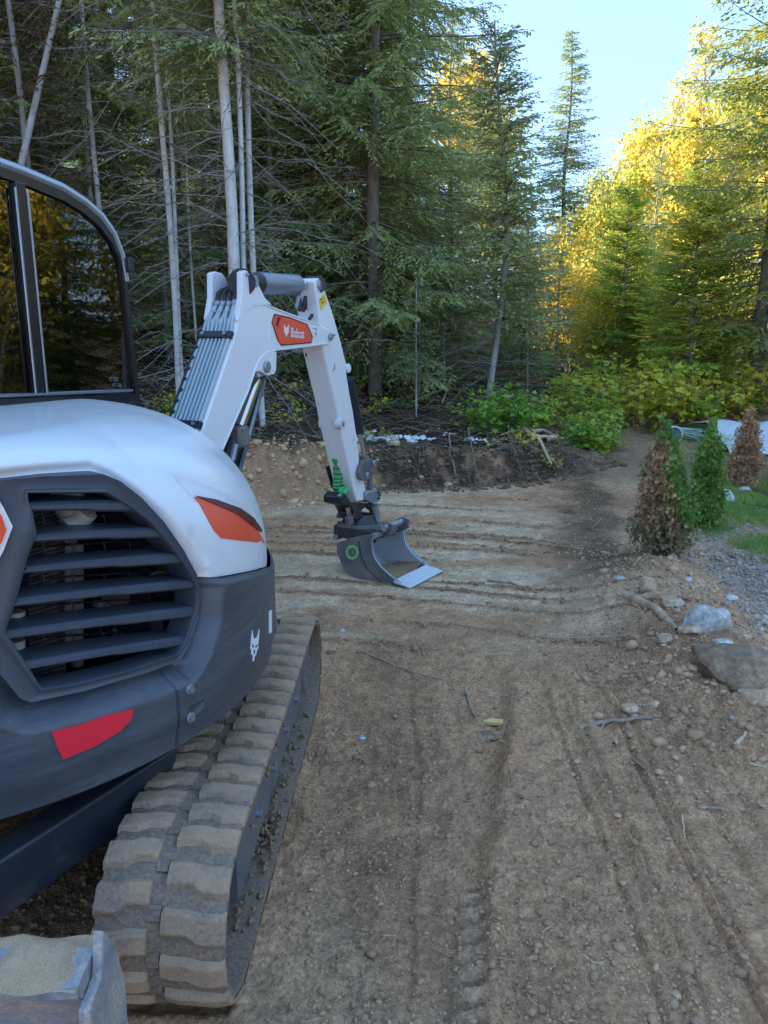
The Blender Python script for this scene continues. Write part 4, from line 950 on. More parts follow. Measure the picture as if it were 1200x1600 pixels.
def conifer(seed, h, r, clear=.05, step=.34, per=5, droop=.35, e0=-.05, e1=.55, blade=.075, width=.021, gap=.042, twl=.42, shape=.85, leaf='spruce', bark='dark', trunk=.13, dead=0, bend=0, sparse=0, hang=.35):
    rg = np.random.default_rng(seed)
    def axis(z): z = np.asarray(z, float); return np.stack([bend * np.sin(z / h * 4.0) * .5 + .03 * np.sin(z * 1.3 + seed), bend * .5 * np.sin(z / h * 5 + 1) - bend * .42 + .03 * np.cos(z * 1.1), z], -1)
    T = Tubes(); T.add(axis(np.linspace(-.3, h, 26)), trunk, .012, 10); trunk_me = T.mesh('trunk', B_[bark])
    BT = Tubes(); PV = []; DV = []; SV = []; LV = []; WV_ = []
    z = clear * h
    while z < h * .985:
        f = z / h; n = max(2, int(rg.normal(per, 1)))
        for k in range(n):
            zz = z + rg.uniform(-.5, .5) * step; 
            if rg.random() < sparse: continue
            L = r * (1 - min(zz / h, .99)) ** shape * rg.uniform(.55, 1.15) * (1 if f > clear + .12 else .8) + .08
            ph = rg.uniform(0, 2 * math.pi); el = e0 + (e1 - e0) * f ** 1.3 + rg.normal(0, .10)
            t = np.linspace(0, 1, 7); rho = L * t; dz = L * (math.tan(el) * t - droop * (1 - f * .6) * t ** 2 + droop * .55 * t ** 3)
            ax = axis(zz); c, s_ = math.cos(ph), math.sin(ph); wob = rg.normal(0, .05) * L * t ** 2
            pts = np.stack([ax[0] + c * rho - s_ * wob, ax[1] + s_ * rho + c * wob, ax[2] + dz], -1)
            BT.add(pts, .006 + .007 * L, .003, 3)
            nt = int(L / .085) + 2; side = np.where(np.arange(nt) % 2, 1.0, -1.0); tt = np.linspace(.12, 1, nt) + rg.normal(0, .01, nt); tt = np.clip(tt, .05, 1)
            P0 = np.stack([np.interp(tt, t, pts[:, i]) for i in range(3)], -1); F0 = unit(pts[-1] - pts[0])
            lat = np.array([-s_, c, 0])[None] * side[:, None]
            D0 = unit(F0[None] * .75 + lat * .8 + np.array([0, 0, -hang]) * rg.uniform(.2, 1.3, nt)[:, None] + rg.normal(0, .10, (nt, 3)))
            l = np.minimum(.07 + twl * L * (1 - tt) ** .8 * rg.uniform(.6, 1.2, nt), .62); l[-1] = .1
            for i in range(nt):
                nb = int(l[i] / gap) + 2; u = (np.arange(nb) + rg.random(nb) * .5) / nb * l[i]
                sgn = np.where(np.arange(nb) % 2, 1.0, -1.0)[:, None]
                sd = unit(np.cross(D0[i], [0, 0, 1.0])); 
                D = unit(D0[i] * .8 + sd * sgn * .62 + rg.normal(0, .20, (nb, 3)) + np.array([0, 0, -.12]))
                PV.append(P0[i] + D0[i] * u[:, None] + np.array([0, 0, -.22]) * (u ** 2)[:, None]); DV.append(D); S = unit(np.cross(D, rg.normal(0, 1, (nb, 3)) * .7 + np.array([0, 0, 1.0]))); SV.append(S)
                LV.append(blade * rg.uniform(.7, 1.2, nb)); WV_.append(width * rg.uniform(.7, 1.3, nb))
        z += step * rg.uniform(.7, 1.2) * (1 - .45 * f)
    V, F = blades(np.vstack(PV), np.vstack(DV), np.vstack(SV), np.concatenate(LV), np.concatenate(WV_))
    parts = [('trunk', trunk_me), ('branches', BT.mesh('branches', B_['dark'])), ('crown', np_mesh('crown', V, F, L_[leaf]))]
    if dead:
        DT = Tubes()
        for k in range(dead):
            zz = rg.uniform(.05, clear + .15) * h; L = rg.uniform(.5, 1.9) * (r / 2 + .2); ph = rg.uniform(0, 6.28); c, s_ = math.cos(ph), math.sin(ph); el = rg.normal(.05, .25); t = np.linspace(0, 1, 6)
            ax = axis(zz); w = rg.normal(0, .12); pts = np.stack([ax[0] + c * L * t - s_ * w * L * t ** 2, ax[1] + s_ * L * t + c * w * L * t ** 2, zz + L * (el * t - .28 * t ** 2 + rg.normal(0, .02, 6))], -1); DT.add(pts, .0065, .002, 3)
            for j in range(int(L * 9)):
                q = rg.uniform(.2, 1); p = np.array([np.interp(q, t, pts[:, i]) for i in range(3)]); d = unit(np.array([c, s_, 0]) * .8 + np.array([-s_, c, 0]) * rg.choice([-1, 1]) * .8 + rg.normal(0, .25, 3)); l = rg.uniform(.1, .5) * (1.2 - q)
                DT.add(np.stack([p, p + d * l * .5 + rg.normal(0, .01, 3), p + d * l + np.array([0, 0, -.06 * l])]), .003, .0013, 3)
        parts.append(('dead_branches', DT.mesh('dead_branches', B_['twig'])))
    return parts
def broadleaf(seed, h, r, leaf='yellow', n=9000, size=.075, bark='pale', trunk=.09, stems=1, low=.25, bare=False, clump=.28):
    rg = np.random.default_rng(seed); T = Tubes(); BT = Tubes(); tips = []
    def grow(p, d, L, rad, depth, tb):
        k = 6; pts = [p]; dd = d
        for i in range(k): dd = unit(dd + rg.normal(0, .09, 3) + np.array([0, 0, .05])); pts.append(pts[-1] + dd * L / k)
        tb.add(np.array(pts), rad, rad * .35, 7 if depth == 0 else 4)
        if depth >= (3 if not bare else 4): tips.extend(pts[2:]); return
        nb = [int(6 + h * 1.6), 5, 4, 3][depth]
        for i in range(nb):
            q = rg.uniform(low if depth == 0 else .25, 1); j = min(int(q * k), k - 1); pp = pts[j] + (pts[j + 1] - pts[j]) * (q * k - j)
            ph = rg.uniform(0, 6.28); sd = np.array([math.cos(ph), math.sin(ph), rg.uniform(.25, .9)])
            l = (r * (1.15 - q * .75) if depth == 0 else L * .5) * rg.uniform(.6, 1.1)
            grow(pp, unit(sd + dd * .35), l, rad * (.32 if depth == 0 else .5), depth + 1, BT)
        if depth > 0: tips.append(pts[-1])
    for s_ in range(stems):
        o = rg.normal(0, .25, 3) * (stems > 1); o[2] = -.2; grow(o, unit(np.array([rg.normal(0, .08), rg.normal(0, .08), 1.0])), h * rg.uniform(.85, 1), trunk, 0, T)
    parts = [('trunk', T.mesh('trunk', B_[bark])), ('branches', BT.mesh('branches', B_['grey' if bark == 'pale' else bark]))]
    tips = np.array(tips); c = tips[rg.integers(0, len(tips), n)]; P_ = c + rg.normal(0, clump * .5, (n, 3))
    D = unit(rg.normal(0, 1, (n, 3)) + np.array([0, 0, -.5])); S = unit(np.cross(D, rg.normal(0, 1, (n, 3))))
    V, F = blades(P_, D, S, size * rg.uniform(.6, 1.2, n), size * .85 * rg.uniform(.6, 1.1, n)); parts.append(('crown', np_mesh('crown', V, F, L_[leaf])))
    return parts
def star_leaves(P_, D, N_, size):      # lobed leaf: 5-pointed fan, 10 rim vertices
    n = len(P_); S = unit(np.cross(N_, D)); an = np.array([-150, -112, -78, -50, -26, 0, 26, 50, 78, 112, 150]) * math.pi / 180
    rr = np.array([.30, .62, .42, .85, .50, 1.0, .50, .85, .42, .62, .30]) * .62
    ring = P_[:, None] + D[:, None] * .30 * size[:, None, None] + size[:, None, None] * rr[None, :, None] * (D[:, None] * np.cos(an)[None, :, None] + S[:, None] * np.sin(an)[None, :, None]) + N_[:, None] * (size[:, None] * .12 * np.cos(an * 3)[None])[..., None]
    V = np.concatenate([P_[:, None], ring], 1).reshape(-1, 3); b = np.arange(n)[:, None] * 12
    F = np.stack([np.stack([b[:, 0], b[:, 0] + 1 + k, b[:, 0] + 2 + k], -1) for k in range(10)], 1).reshape(-1, 3); return V, F
def shrub(seed, h, r, n, size, leaf='maple', stems=14, lobed=True):
    rg = np.random.default_rng(seed); T = Tubes(); P_ = []
    for k in range(stems):
        ph = rg.uniform(0, 6.28); L = h * rg.uniform(.6, 1.05); out = r * rg.uniform(.3, 1); t = np.linspace(0, 1, 6)
        b = np.array([math.cos(ph), math.sin(ph), 0]); pts = b * (out * (.15 + .85 * t ** 1.2))[:, None] + np.array([0, 0, 1.]) * (L * (1.15 * t - .2 * t ** 2) - .05)[:, None] + rg.normal(0, .02, (6, 3)); T.add(pts, .008, .003, 4)
        m = n // stems; q = rg.uniform(.25, 1.02, m); P_.append(np.stack([np.interp(q, t, pts[:, i]) for i in range(3)], -1) + rg.normal(0, .10 * (h + .5) * .7, (m, 3)))
    P_ = np.vstack(P_); P_[:, 2] = np.maximum(P_[:, 2], .03); n = len(P_)
    N_ = unit(rg.normal(0, .42, (n, 3)) + np.array([0, 0, 1.0]) + unit(P_) * .35); D = unit(np.cross(N_, rg.normal(0, 1, (n, 3))))
    if lobed: V, F = star_leaves(P_, D, N_, size * rg.uniform(.55, 1.2, n))
    else: V, F = blades(P_, D, unit(np.cross(N_, D)), size * rg.uniform(.6, 1.2, n), size * .6 * rg.uniform(.6, 1.1, n))
    return [('stems', T.mesh('stems', B_['twig'])), ('leaves', np_mesh('leaves', V, F, L_[leaf]))]
PROTO = dict(
    spruce=conifer(1, 13, 2.7, .04, .32, 6, .50, leaf='spruce', hang=.7, bark='dark', trunk=.12, blade=.095, width=.024, gap=.030, shape=.62),
    spruce2=conifer(2, 10, 2.0, .06, .32, 6, .38, leaf='spruce', bark='dark', trunk=.09, dead=30, blade=.09, width=.024, gap=.032, shape=.65),
    fir=conifer(3, 9, 1.7, .05, .30, 6, .28, leaf='fir', bark='grey', trunk=.08, twl=.36, dead=16, blade=.085, width=.028, gap=.040, shape=.7),
    narrow=conifer(4, 9.9, 1.75, .06, .24, 7, .22, leaf='spruce', twl=.34, shape=.8, trunk=.09, e1=.3, blade=.10, width=.034, gap=.045),
    bare=conifer(5, 13, 1.9, .27, .34, 6, .45, leaf='fir', bark='pale', trunk=.076, dead=55, twl=.42, sparse=.1, blade=.085, width=.022, gap=.034, shape=.5, hang=.6),
    bare2=conifer(6, 11, 1.7, .32, .36, 6, .45, leaf='spruce', bark='pale', trunk=.045, dead=45, twl=.42, blade=.085, width=.022, gap=.034, shape=.5, hang=.6),
    dead=conifer(7, 9, 1.4, .30, .4, 4, .25, leaf='dead', bark='grey', trunk=.05, dead=60, twl=.38, sparse=.1, gap=.06, shape=.4, hang=.8),
    sap=conifer(8, 2.3, .62, .25, .13, 5, .10, e0=.05, blade=.05, width=.018, gap=.022, leaf='fir', bark='grey', trunk=.018, twl=.5),
    larch=conifer(9, 4.6, 1.15, .08, .13, 7, .12, e0=.08, blade=.075, width=.024, gap=.026, leaf='larch', bark='grey', trunk=.04, twl=.55, hang=.1, shape=.7),
    olive=conifer(10, 13, 2.6, .10, .32, 6, .45, leaf='olive', hang=.5, trunk=.16, bark='dark', dead=20, shape=.62, blade=.10, width=.034, gap=.045),
    bent=conifer(11, 5.6, 1.45, .22, .16, 6, .14, e0=.04, e1=.5, leaf='fir', bark='grey', trunk=.062, bend=.26, dead=36, twl=.42, shape=.72, blade=.08, width=.025, gap=.026),
    birch=broadleaf(21, 6.6, 1.7, 'yellow', 4300, .125, clump=.5), birch2=broadleaf(22, 6.2, 1.6, 'gold', 4300, .125, stems=2, trunk=.05, clump=.45), bush=broadleaf(23, 3.0, 1.5, 'gold', 5500, .10, stems=5, trunk=.025, bark='grey', low=.03, clump=.5),
    twiggy=broadleaf(24, 8.3, 1.0, 'yellow', 1500, .075, bare=True, trunk=.05))
def tree(name, proto, x, y, label, cat='tree', group=None, s=1.0, rz=None, lean=(0, 0), sx=None, z=None, skip=()):
    rg = random.Random(int(abs(x * 977 + y * 131) * 10))
    t = empty(name, (x, y, (tz(x, y) if z is None else z) - .06), label, cat, group); t.rotation_euler = (lean[1], lean[0], rg.uniform(0, 6.28) if rz is None else rz)
    t.scale = (s * (sx or 1), s * (sx or 1), s)
    for pn, me in (PROTO[proto] if isinstance(proto, str) else proto):
        if pn in skip: continue
        o = bpy.data.objects.new(pn, me); COL.objects.link(o); o.parent = t
    return t
def X(px, y): return (px - 600) / 1200 * y * .995
# -- the pale slender trunks behind the machine (leftmost to rightmost)
TR_ = [('bare', 372, 8.7, 1.05, .018, 'thickest pale grey trunk rising behind the excavator boom, dead twigs along it', .9, 0), ('bare2', 389, 8.8, 1.1, .02, 'thin pale trunk just right of the thickest one behind the boom', .72, 0), ('bare2', 406, 9.0, 1.15, .02, 'slim pale trunk rooted on the bank edge right of the boom guard', .75, 0),
       ('bare2', 280, 9.6, 1.2, .015, 'straight whitish trunk between the cab and the boom', .72, 0), ('bare2', 289, 10.6, 1.0, .018, 'thin grey trunk close behind the straight whitish one', .65, 0), ('bare2', 312, 12.2, .9, .0, 'short grey dead trunk between the whitish trunk and the boom', .55, 0),
       ('bare', 178, 11.5, .95, .02, 'pale trunk standing behind the curved cab roof corner', .6, 0), ('bare2', 166, 12.4, 1.1, .02, 'thinner grey trunk beside the pale one behind the cab corner', .9, 0), ('bare2', 125, 13.5, 1.0, .02, 'faint grey trunk behind the cab roof', .8, 0),
       ('bare', 40, 12.0, .9, .02, 'grey trunk with reddish dead twigs at the left edge', .8, 0), ('dead', 75, 10.5, 1.1, 0, 'dying conifer with reddish brown needles above the cab', 1.0, 0), ('dead', 20, 11.2, 1.2, 0, 'taller dying conifer with brown twigs at the left edge', 1, 0)]
for i, (pr, px, y, s, ln, lab, sx, _) in enumerate(TR_): tree('slender_conifer' if pr != 'dead' else 'dying_conifer', pr, X(px, y), y, lab, s=s, lean=(-ln * 0, 0), sx=sx, rz=i * 2.1)
# leaning trunk at top left
LT = Tubes(); a = on_y(95, -10, 10.5); b = on_y(45, 205, 10.3); a, b = np.array(a), np.array(b); e = b + (b - a) * 1.6; LT.add(np.array([a + (a - b) * .4, a, b, e]), .02, .055, 8)
me = LT.mesh('leaning_trunk', B_['pale']); o = bpy.data.objects.new('leaning_trunk', me); COL.objects.link(o); tag(o, 'pale trunk leaning across the others above the cab', 'tree')
# -- conifers one can single out
tree('spruce', 'spruce', X(585, 12.8), 12.8, 'tall dark drooping spruce behind the excavator arm, left of the sky gap', s=1.05, rz=.4)
tree('spruce', 'spruce', X(636, 15.5), 15.5, 'dark spruce whose top branches reach into the sky gap', s=.92, rz=2.4)
tree('spruce', 'spruce', X(490, 14.2), 14.2, 'grey green spruce between the pale trunks and the dark drooping spruce', s=.95, rz=1.1)
tree('fir', 'bent', X(765, 12.6), 12.6, 'fir with a bare curved grey trunk above the cut bank', s=1.0, rz=0)
tree('fir', 'narrow', X(866, 27), 27, 'tall pointed fir standing alone against the sky', s=1.0, sx=1.2)
tree('larch', 'larch', X(1070, 15), 15, 'bright green feathery larch in front of the yellow trees at right', s=.98, sx=1.2)
tree('larch', 'larch', X(960, 17.5), 17.5, 'yellow green larch right of the lone pointed fir', s=.95, sx=1.1, rz=1)
tree('larch', 'larch', X(1010, 23), 23, 'smaller larch deep between the yellow birches', s=1.1)
tree('big_fir', 'olive', X(1175, 14.6), 14.6, 'huge olive green fir filling the right edge', s=1.02, rz=1.2)
tree('big_fir', 'olive', X(1330, 13.5), 13.5, 'big olive fir just beyond the right edge of the clearing', s=.95, rz=3)
tree('young_fir', 'sap', X(650, 11.4), 11.4, 'young fir with flat pale branches left of the curved trunk', s=.85, rz=.6)
tree('young_fir', 'sap', X(562, 13), 13, 'thin young fir behind the excavator arm', s=.9)
tree('young_fir', 'sap', X(820, 14.2), 14.2, 'low young fir right of the curved trunk', s=.9)
tree('fir', 'fir', X(695, 19), 19, 'fir in half sun left of the sky gap', s=.86)
tree('fir', 'fir', X(738, 22), 22, 'slimmer fir in half sun at the left side of the sky gap', s=.74, sx=.9)
tree('fir', 'spruce2', X(815, 15.2), 15.2, 'bushy dark fir behind the curved trunk', s=.33, sx=1.7)
tree('fir', 'spruce2', X(700, 14.2), 14.2, 'low dark fir left of the curved trunk', s=.36, sx=1.5)
tree('fir', 'fir', X(865, 17), 17, 'low spreading fir below the lone pointed fir', s=.34, sx=1.5)
tree('fir', 'spruce2', X(930, 19), 19, 'short dark fir under the yellow birches', s=.30, sx=1.5)
tree('fir', 'spruce2', X(995, 20), 20, 'dark fir at the foot of the tallest birch', s=.34, sx=1.4)
tree('fir', 'spruce2', X(1110, 19), 19, 'broad fir behind the feathery larch', s=.40, sx=1.4)
tree('fir', 'fir', X(1003, 19.5), 19.5, 'green fir rising through the yellow birches', s=.60)
tree('fir', 'fir', X(1105, 21), 21, 'green fir between the feathery larch and the huge fir', s=.72)
tree('fir', 'fir', X(925, 22.5), 22.5, 'green fir at the right foot of the lone pointed fir', s=.55)
# yellow broadleaf trees
for i, (pr, px, y, s, lab) in enumerate([('birch', 985, 24, 1.05, 'bright yellow birch in full sun at centre right'), ('birch2', 1035, 21, 1.0, 'yellow green birch right of the brightest one'), ('birch', 925, 25, .85, 'yellow birch beside the lone pointed fir'), ('birch2', 955, 22, .85, 'pale green yellow birch between fir and bright birch'),
        ('birch', 775, 28, 1.2, 'golden birch glowing behind the curved trunk fir'), ('birch2', 1110, 24, 1.25, 'tall yellow green birch behind the huge fir'), ('birch', 1150, 27, 1.3, 'orange yellow birch high behind the huge fir'), ('twiggy', 955, 23, 1.0, 'almost bare birch with thin white twigs against the sky'), ('twiggy', 1072, 22, 1.05, 'half bare birch with white upper twigs near the right'),
        ('birch', 1060, 26, 1.2, 'deep yellow birch behind the half bare one'), ('birch', 715, 30, 1.5, 'yellow birch seen through the dark spruces'), ('birch', 450, 30, 1.5, 'far yellow birch glimpsed between the pale trunks'), ('birch2', 1185, 22, 1.2, 'yellow green birch at the right edge behind the huge fir'), ('birch2', 1010, 29, 1.2, 'farthest yellow birch in the middle of the bright group')]):
    tree('birch', pr, X(px, y), y, lab, s=s)
for i, (px, y, s, lab) in enumerate([(890, 19, .9, 'golden bush below the lone pointed fir'), (930, 17.5, .6, 'small golden bush behind the maple shrubs'), (1010, 18, .8, 'golden bush between two larches'), (1120, 18, .85, 'yellow bush left of the huge fir'), (1165, 18.5, .85, 'yellow bush under the huge fir'), (850, 22, 1.0, 'sunlit yellow bush deep behind the bushy fir'), (1040, 20.5, 1.0, 'wide golden bush behind the feathery larch'), (1230, 17, 1.0, 'yellow bush right of the huge fir'), (970, 21, 1.1, 'tall golden bush under the brightest birch'), (905, 23, 1.2, 'golden bush right behind the lone pointed fir')]):
    tree('yellow_bush', 'bush', X(px, y), y, lab, 'bush', s=s)
# -- crowd of conifers filling the wood
rg = random.Random(12); placed = []
WHERE = [(40, 'at the left edge'), (130, 'above the cab window'), (215, 'behind the cab roof corner'), (300, 'between the cab and the boom'), (395, 'behind the boom'), (480, 'over the boom tip'), (560, 'behind the arm'), (640, 'right of the arm'), (760, 'left of the curved trunk'), (880, 'right of the curved trunk'), (960, 'by the lone pointed fir'), (1050, 'by the brightest birch'), (1130, 'by the feathery larch'), (9999, 'by the huge fir')]
def crowd(n, x0, x1, y0, y1, group, label, kinds, smin, smax, gap=1.3, cond=None):
    k = 0; tries = 0
    while k < n and tries < 4000:
        tries += 1; y = rg.uniform(y0, y1); x = rg.uniform(x0(y), x1(y))
        if any((x - a) ** 2 + (y - b) ** 2 < gap ** 2 for a, b in placed): continue
        if cond and not cond(x, y): continue
        placed.append((x, y)); k += 1
        s_ = rg.uniform(smin, smax); lb, gr = label, group
        px = 600 + x / max(y, .1) * 1206
        if '@' in label:
            w = next(n_ for lim, n_ in WHERE if px < lim); tall = 'taller' if s_ > (smin + smax) / 2 else 'shorter'
            lb = label.replace('@', w).replace('#', tall); gr = group + ', ' + tall + ' ones ' + w
        tree('conifer', rg.choice(kinds), x, y, lb, group=gr, s=s_)
crowd(20, lambda y: X(-60, y), lambda y: X(540, y), 12.2, 17, 'conifers crowded behind the excavator', '# dark green conifer @, front rank of the wood', ['spruce2', 'bare2', 'spruce2', 'spruce'], .75, 1.1, 1.2)
crowd(46, lambda y: X(-80, y), lambda y: X(640, y), 17, 30, 'far conifers deep in the wood at left', '# conifer deep in the dark wood @', ['spruce2', 'spruce2', 'spruce'], .50, .66, 1.3)
crowd(26, lambda y: X(-60, y), lambda y: X(700, y), 13, 19, 'low young conifers under the tall ones', '# low dark young conifer @', ['spruce2', 'fir'], .22, .42, .9)
crowd(12, lambda y: X(690, y), lambda y: X(860, y), 21, 34, 'conifers behind the gap of sky', '# distant conifer low @', ['fir', 'spruce2'], .38, .55, 1.5)
crowd(24, lambda y: X(850, y), lambda y: X(1300, y), 24, 36, 'conifers behind the yellow birches', '# dark conifer far back @', ['fir', 'spruce2', 'narrow'], .38, .62, 1.4)
# wood beside the clearing: it shades the clearing and shows in the cab glass
crowd(24, lambda y: -14, lambda y: -6.2, 4.5, 14, 'conifers left of the clearing', 'conifer of the wood left of the clearing', ['spruce', 'spruce'], .9, 1.0, 1.25, lambda x, y: x < X(-100, max(y, 0)) - .5)
crowd(16, lambda y: 11.5, lambda y: 16, 0, 13, 'conifers right of the clearing', 'sunlit conifer right of the clearing', ['olive', 'olive', 'spruce2'], .5, .75, 1.3, lambda x, y: x > X(1260, max(y, 0)) + 1.5)
for i, (x, y) in enumerate([(11.5, 1.8), (12, 6), (13.5, 3.4), (11.5, 8.5)]): tree('birch', 'birch2' if i % 2 else 'birch', x, y, 'yellow birch among the conifers right of the clearing', group='birches right of the clearing', s=1.1)
# -- shrubs
SH = dict(maple=shrub(31, .98, .75, 300, .15, 'maple', 10), maple2=shrub(32, .78, .9, 320, .135, 'maple', 11), green=shrub(33, .6, .55, 520, .11, 'shrub'), low=shrub(34, .32, .4, 60, .085, 'maple', 7), fine=shrub(35, .5, .45, 900, .06, 'shrub', 16, False))
def shr(kind, px, y, lab, s=1.0, group=None, name='maple_shrub'): return tree(name, SH[kind], X(px, y), y, lab, 'shrub', group, s=s)
mp = [('maple', 935, 12.6, 1.15, 'yellow green maple shrub at the left end of the bright thicket'), ('maple2', 985, 13.0, 1.25, 'yellowest maple shrub behind the coiled rope'), ('maple', 1030, 13.0, 1.25, 'tall maple shrub above the coiled rope'), ('maple2', 1075, 13.3, 1.2, 'maple shrub right of the coiled rope'), ('maple', 1120, 13.8, 1.15, 'maple shrub behind the brown cedar'), ('maple2', 950, 15, 1.1, 'maple shrub second row, left of the larch'), ('maple', 1000, 15.6, 1.15, 'maple shrub second row under the larch'), ('maple2', 1050, 15.8, 1.1, 'maple shrub in the shade of the larch trunk'), ('maple', 905, 14.2, .8, 'small maple shrub by the patchy snow'), ('maple2', 1165, 14.4, 1.1, 'maple shrub at the right edge of the thicket'), ('maple', 900, 12.0, .55, 'low yellow maple shrub left of the leafy green bush'),
      ('maple', 960, 13.9, 1.3, 'tallest maple shrub, left of the coiled rope'), ('maple2', 1050, 14.3, 1.3, 'maple shrub behind and above the coiled rope'), ('maple2', 1100, 16.4, 1.1, 'maple shrub behind the thicket near the larch')]
for k, px, y, s, lab in mp: shr(k, px, y, lab, s)
shr('green', 935, 11.2, 'round leafy green bush at the edge of the dirt ramp', 1.05, name='leafy_bush'); shr('green', 770, 10.6, 'leafy green bush on top of the cut bank', 1.15, name='leafy_bush'); shr('green', 805, 11.2, 'smaller green bush right of the one on the bank', .9, name='leafy_bush'); shr('maple', 830, 11.6, 'yellowing shrub between the green bush and the curved trunk', .6)
shr('fine', 1135, 11.6, 'small green shrub left of the brown cedar', .7, name='leafy_bush'); shr('fine', 950, 11.6, 'fine leaved bush behind the round green bush', .9, name='leafy_bush')
rg2 = random.Random(77); mb_l = []
for k in range(46):
    y = rg2.uniform(9.4, 13.5); px = rg2.uniform(395, 880); w_ = ('behind the boom' if px < 480 else 'behind the arm' if px < 560 else 'right of the arm' if px < 660 else 'left of the curved trunk' if px < 765 else 'right of the curved trunk') + (', near the bank edge' if y < 11 else ', farther back'); tree('seedling', SH['low'], X(px, y), y, 'tiny yellow leaved seedling ' + w_, 'seedling', 'yellow seedlings ' + w_, s=rg2.uniform(.5, 1.1))
for k in range(8):
    y = rg2.uniform(8.4, 9.6); px = rg2.uniform(228, 300); tree('seedling', SH['low'], X(px, y), y, 'tiny yellow leaved seedling on the forest floor', 'seedling', 'yellow seedlings on the forest floor', s=rg2.uniform(.5, 1.0))
# -- three planted cedars
def cedar(seed, h, r, cols, n=9500, tip=0.0, plumes=74):
    """a clump of upright plumes, each carrying fan sprays"""
    rg = np.random.default_rng(seed); T = Tubes(); BT = Tubes(); P_ = []; Q = []; PH = []; OUT = []
    T.add(np.array([[0, 0, -.1], [tip * .5, 0, h * .5], [tip, 0, h * .95]]), .022, .004, 6)
    for k in range(plumes):
        f = k / plumes; ph = k * 2.399 + rg.normal(0, .3); z0 = h * (.02 + .62 * f ** 1.1); z1 = min(h * 1.0, z0 + h * rg.uniform(.22, .40)) if k < plumes - 3 else h * rg.uniform(.88, .98)
        rr = r * (1 - .80 * f ** 1.5) * rg.uniform(.70, 1.12); d = np.array([math.cos(ph), math.sin(ph), 0]); t = np.linspace(0, 1, 6); tx = tip * (z0 / h)
        top = rr * rg.uniform(.75, 1.0) * (1 if f < .85 else .3); ax = np.array([tx, 0, 0]) + d[None] * (rr * .15 + (top - rr * .15) * np.sin(t * 1.9)[:, None] / .95) + np.array([0, 0, 1.0]) * (z0 + (z1 - z0) * t ** 1.15)[:, None] + np.array([tip * .4, 0, 0]) * (t ** 2)[:, None]
        BT.add(ax, .006, .002, 4); m = int(n / plumes * (.8 + .5 * (1 - f))); q = rg.random(m) ** .85; c = np.stack([np.interp(q, t, ax[:, i]) for i in range(3)], -1); w = (.022 + .028 * (1 - q)) * (1.1 - .5 * f)
        P_.append(c + rg.normal(0, 1, (m, 3)) * w[:, None] * np.array([1, 1, .9])); Q.append(c[:, 2] / h); PH.append(np.full(m, ph)); OUT.append(np.tile(d, (m, 1)))
    P_ = np.vstack(P_); q = np.concatenate(Q); ph = np.concatenate(PH); out = np.vstack(OUT); n = len(P_); P_[:, 2] = np.maximum(P_[:, 2], .01)
    D = unit(out * rg.uniform(-.1, .9, n)[:, None] + np.array([0, 0, 1.0]) * rg.uniform(.3, 1.2, n)[:, None] + rg.normal(0, .35, (n, 3))); S = unit(np.cross(D, rg.normal(0, 1, (n, 3)) + out * .5)); L = rg.uniform(.018, .044, n); W = rg.uniform(.005, .010, n)
    pa = np.arctan2(P_[:, 1], P_[:, 0] - tip * q); side = np.cos(pa - cols.get('az', 0)); nz = fbm(pa * 2 + 9, q * 5, 3, seed + 3); sel = cols['f'](side, q, nz, rg.random(n)); parts = [('trunk', T.mesh('trunk', B_['dark'])), ('branches', BT.mesh('branches', B_['dark']))]
    for idx, (pn, lf) in enumerate(cols['parts']):
        m = sel == idx
        if m.sum() < 5: continue
        Ps, Ds, Ss, Ls, Ws = [], [], [], [], []
        for a in (-.9, -.45, 0, .45, .9): Ps.append(P_[m]); Ds.append(unit(D[m] + S[m] * a)); Ss.append(unit(S[m] - D[m] * a)); Ls.append(L[m] * (1 - abs(a) * .35)); Ws.append(W[m] * .8)
        V, F = blades(np.vstack(Ps), np.vstack(Ds), np.vstack(Ss), np.concatenate(Ls), np.concatenate(Ws)); parts.append((pn, np_mesh(pn, V, F, L_[lf])))
    return parts
c1_ = cedar(41, 1.02, .175, dict(az=.3, parts=[('green_foliage', 'cedar'), ('brown_foliage', 'rust'), ('dull_foliage', 'dun')], f=lambda s, q, nz, r: np.where((q < .28) & (r < .75), 2, np.where(s + nz * 2.0 + (r - .5) * 1.1 > .10 - (q > .82) * 2, 0, np.where(r < .6, 1, 2)))), tip=-.06)
tree('cedar_shrub', c1_, 2.03, 5.38, 'cedar shrub, half rust brown and half green, nearest of the three', 'cedar', s=1.08, rz=0)
c2_ = cedar(42, 1.06, .155, dict(parts=[('green_foliage', 'cedar')], f=lambda s, q, nz, r: np.zeros(len(s), int)), 9500); tree('cedar_shrub', c2_, 2.88, 6.72, 'fully green cedar shrub, middle of the three', 'cedar', s=1, rz=1)
c3_ = cedar(43, 1.05, .18, dict(parts=[('brown_foliage', 'rust'), ('dull_foliage', 'dun')], f=lambda s, q, nz, r: np.where((r < .2) & (nz > .1), 1, 0)), 8000); tree('cedar_shrub', c3_, 4.22, 8.86, 'dead rust brown cedar shrub, farthest of the three', 'cedar', s=1, rz=2)

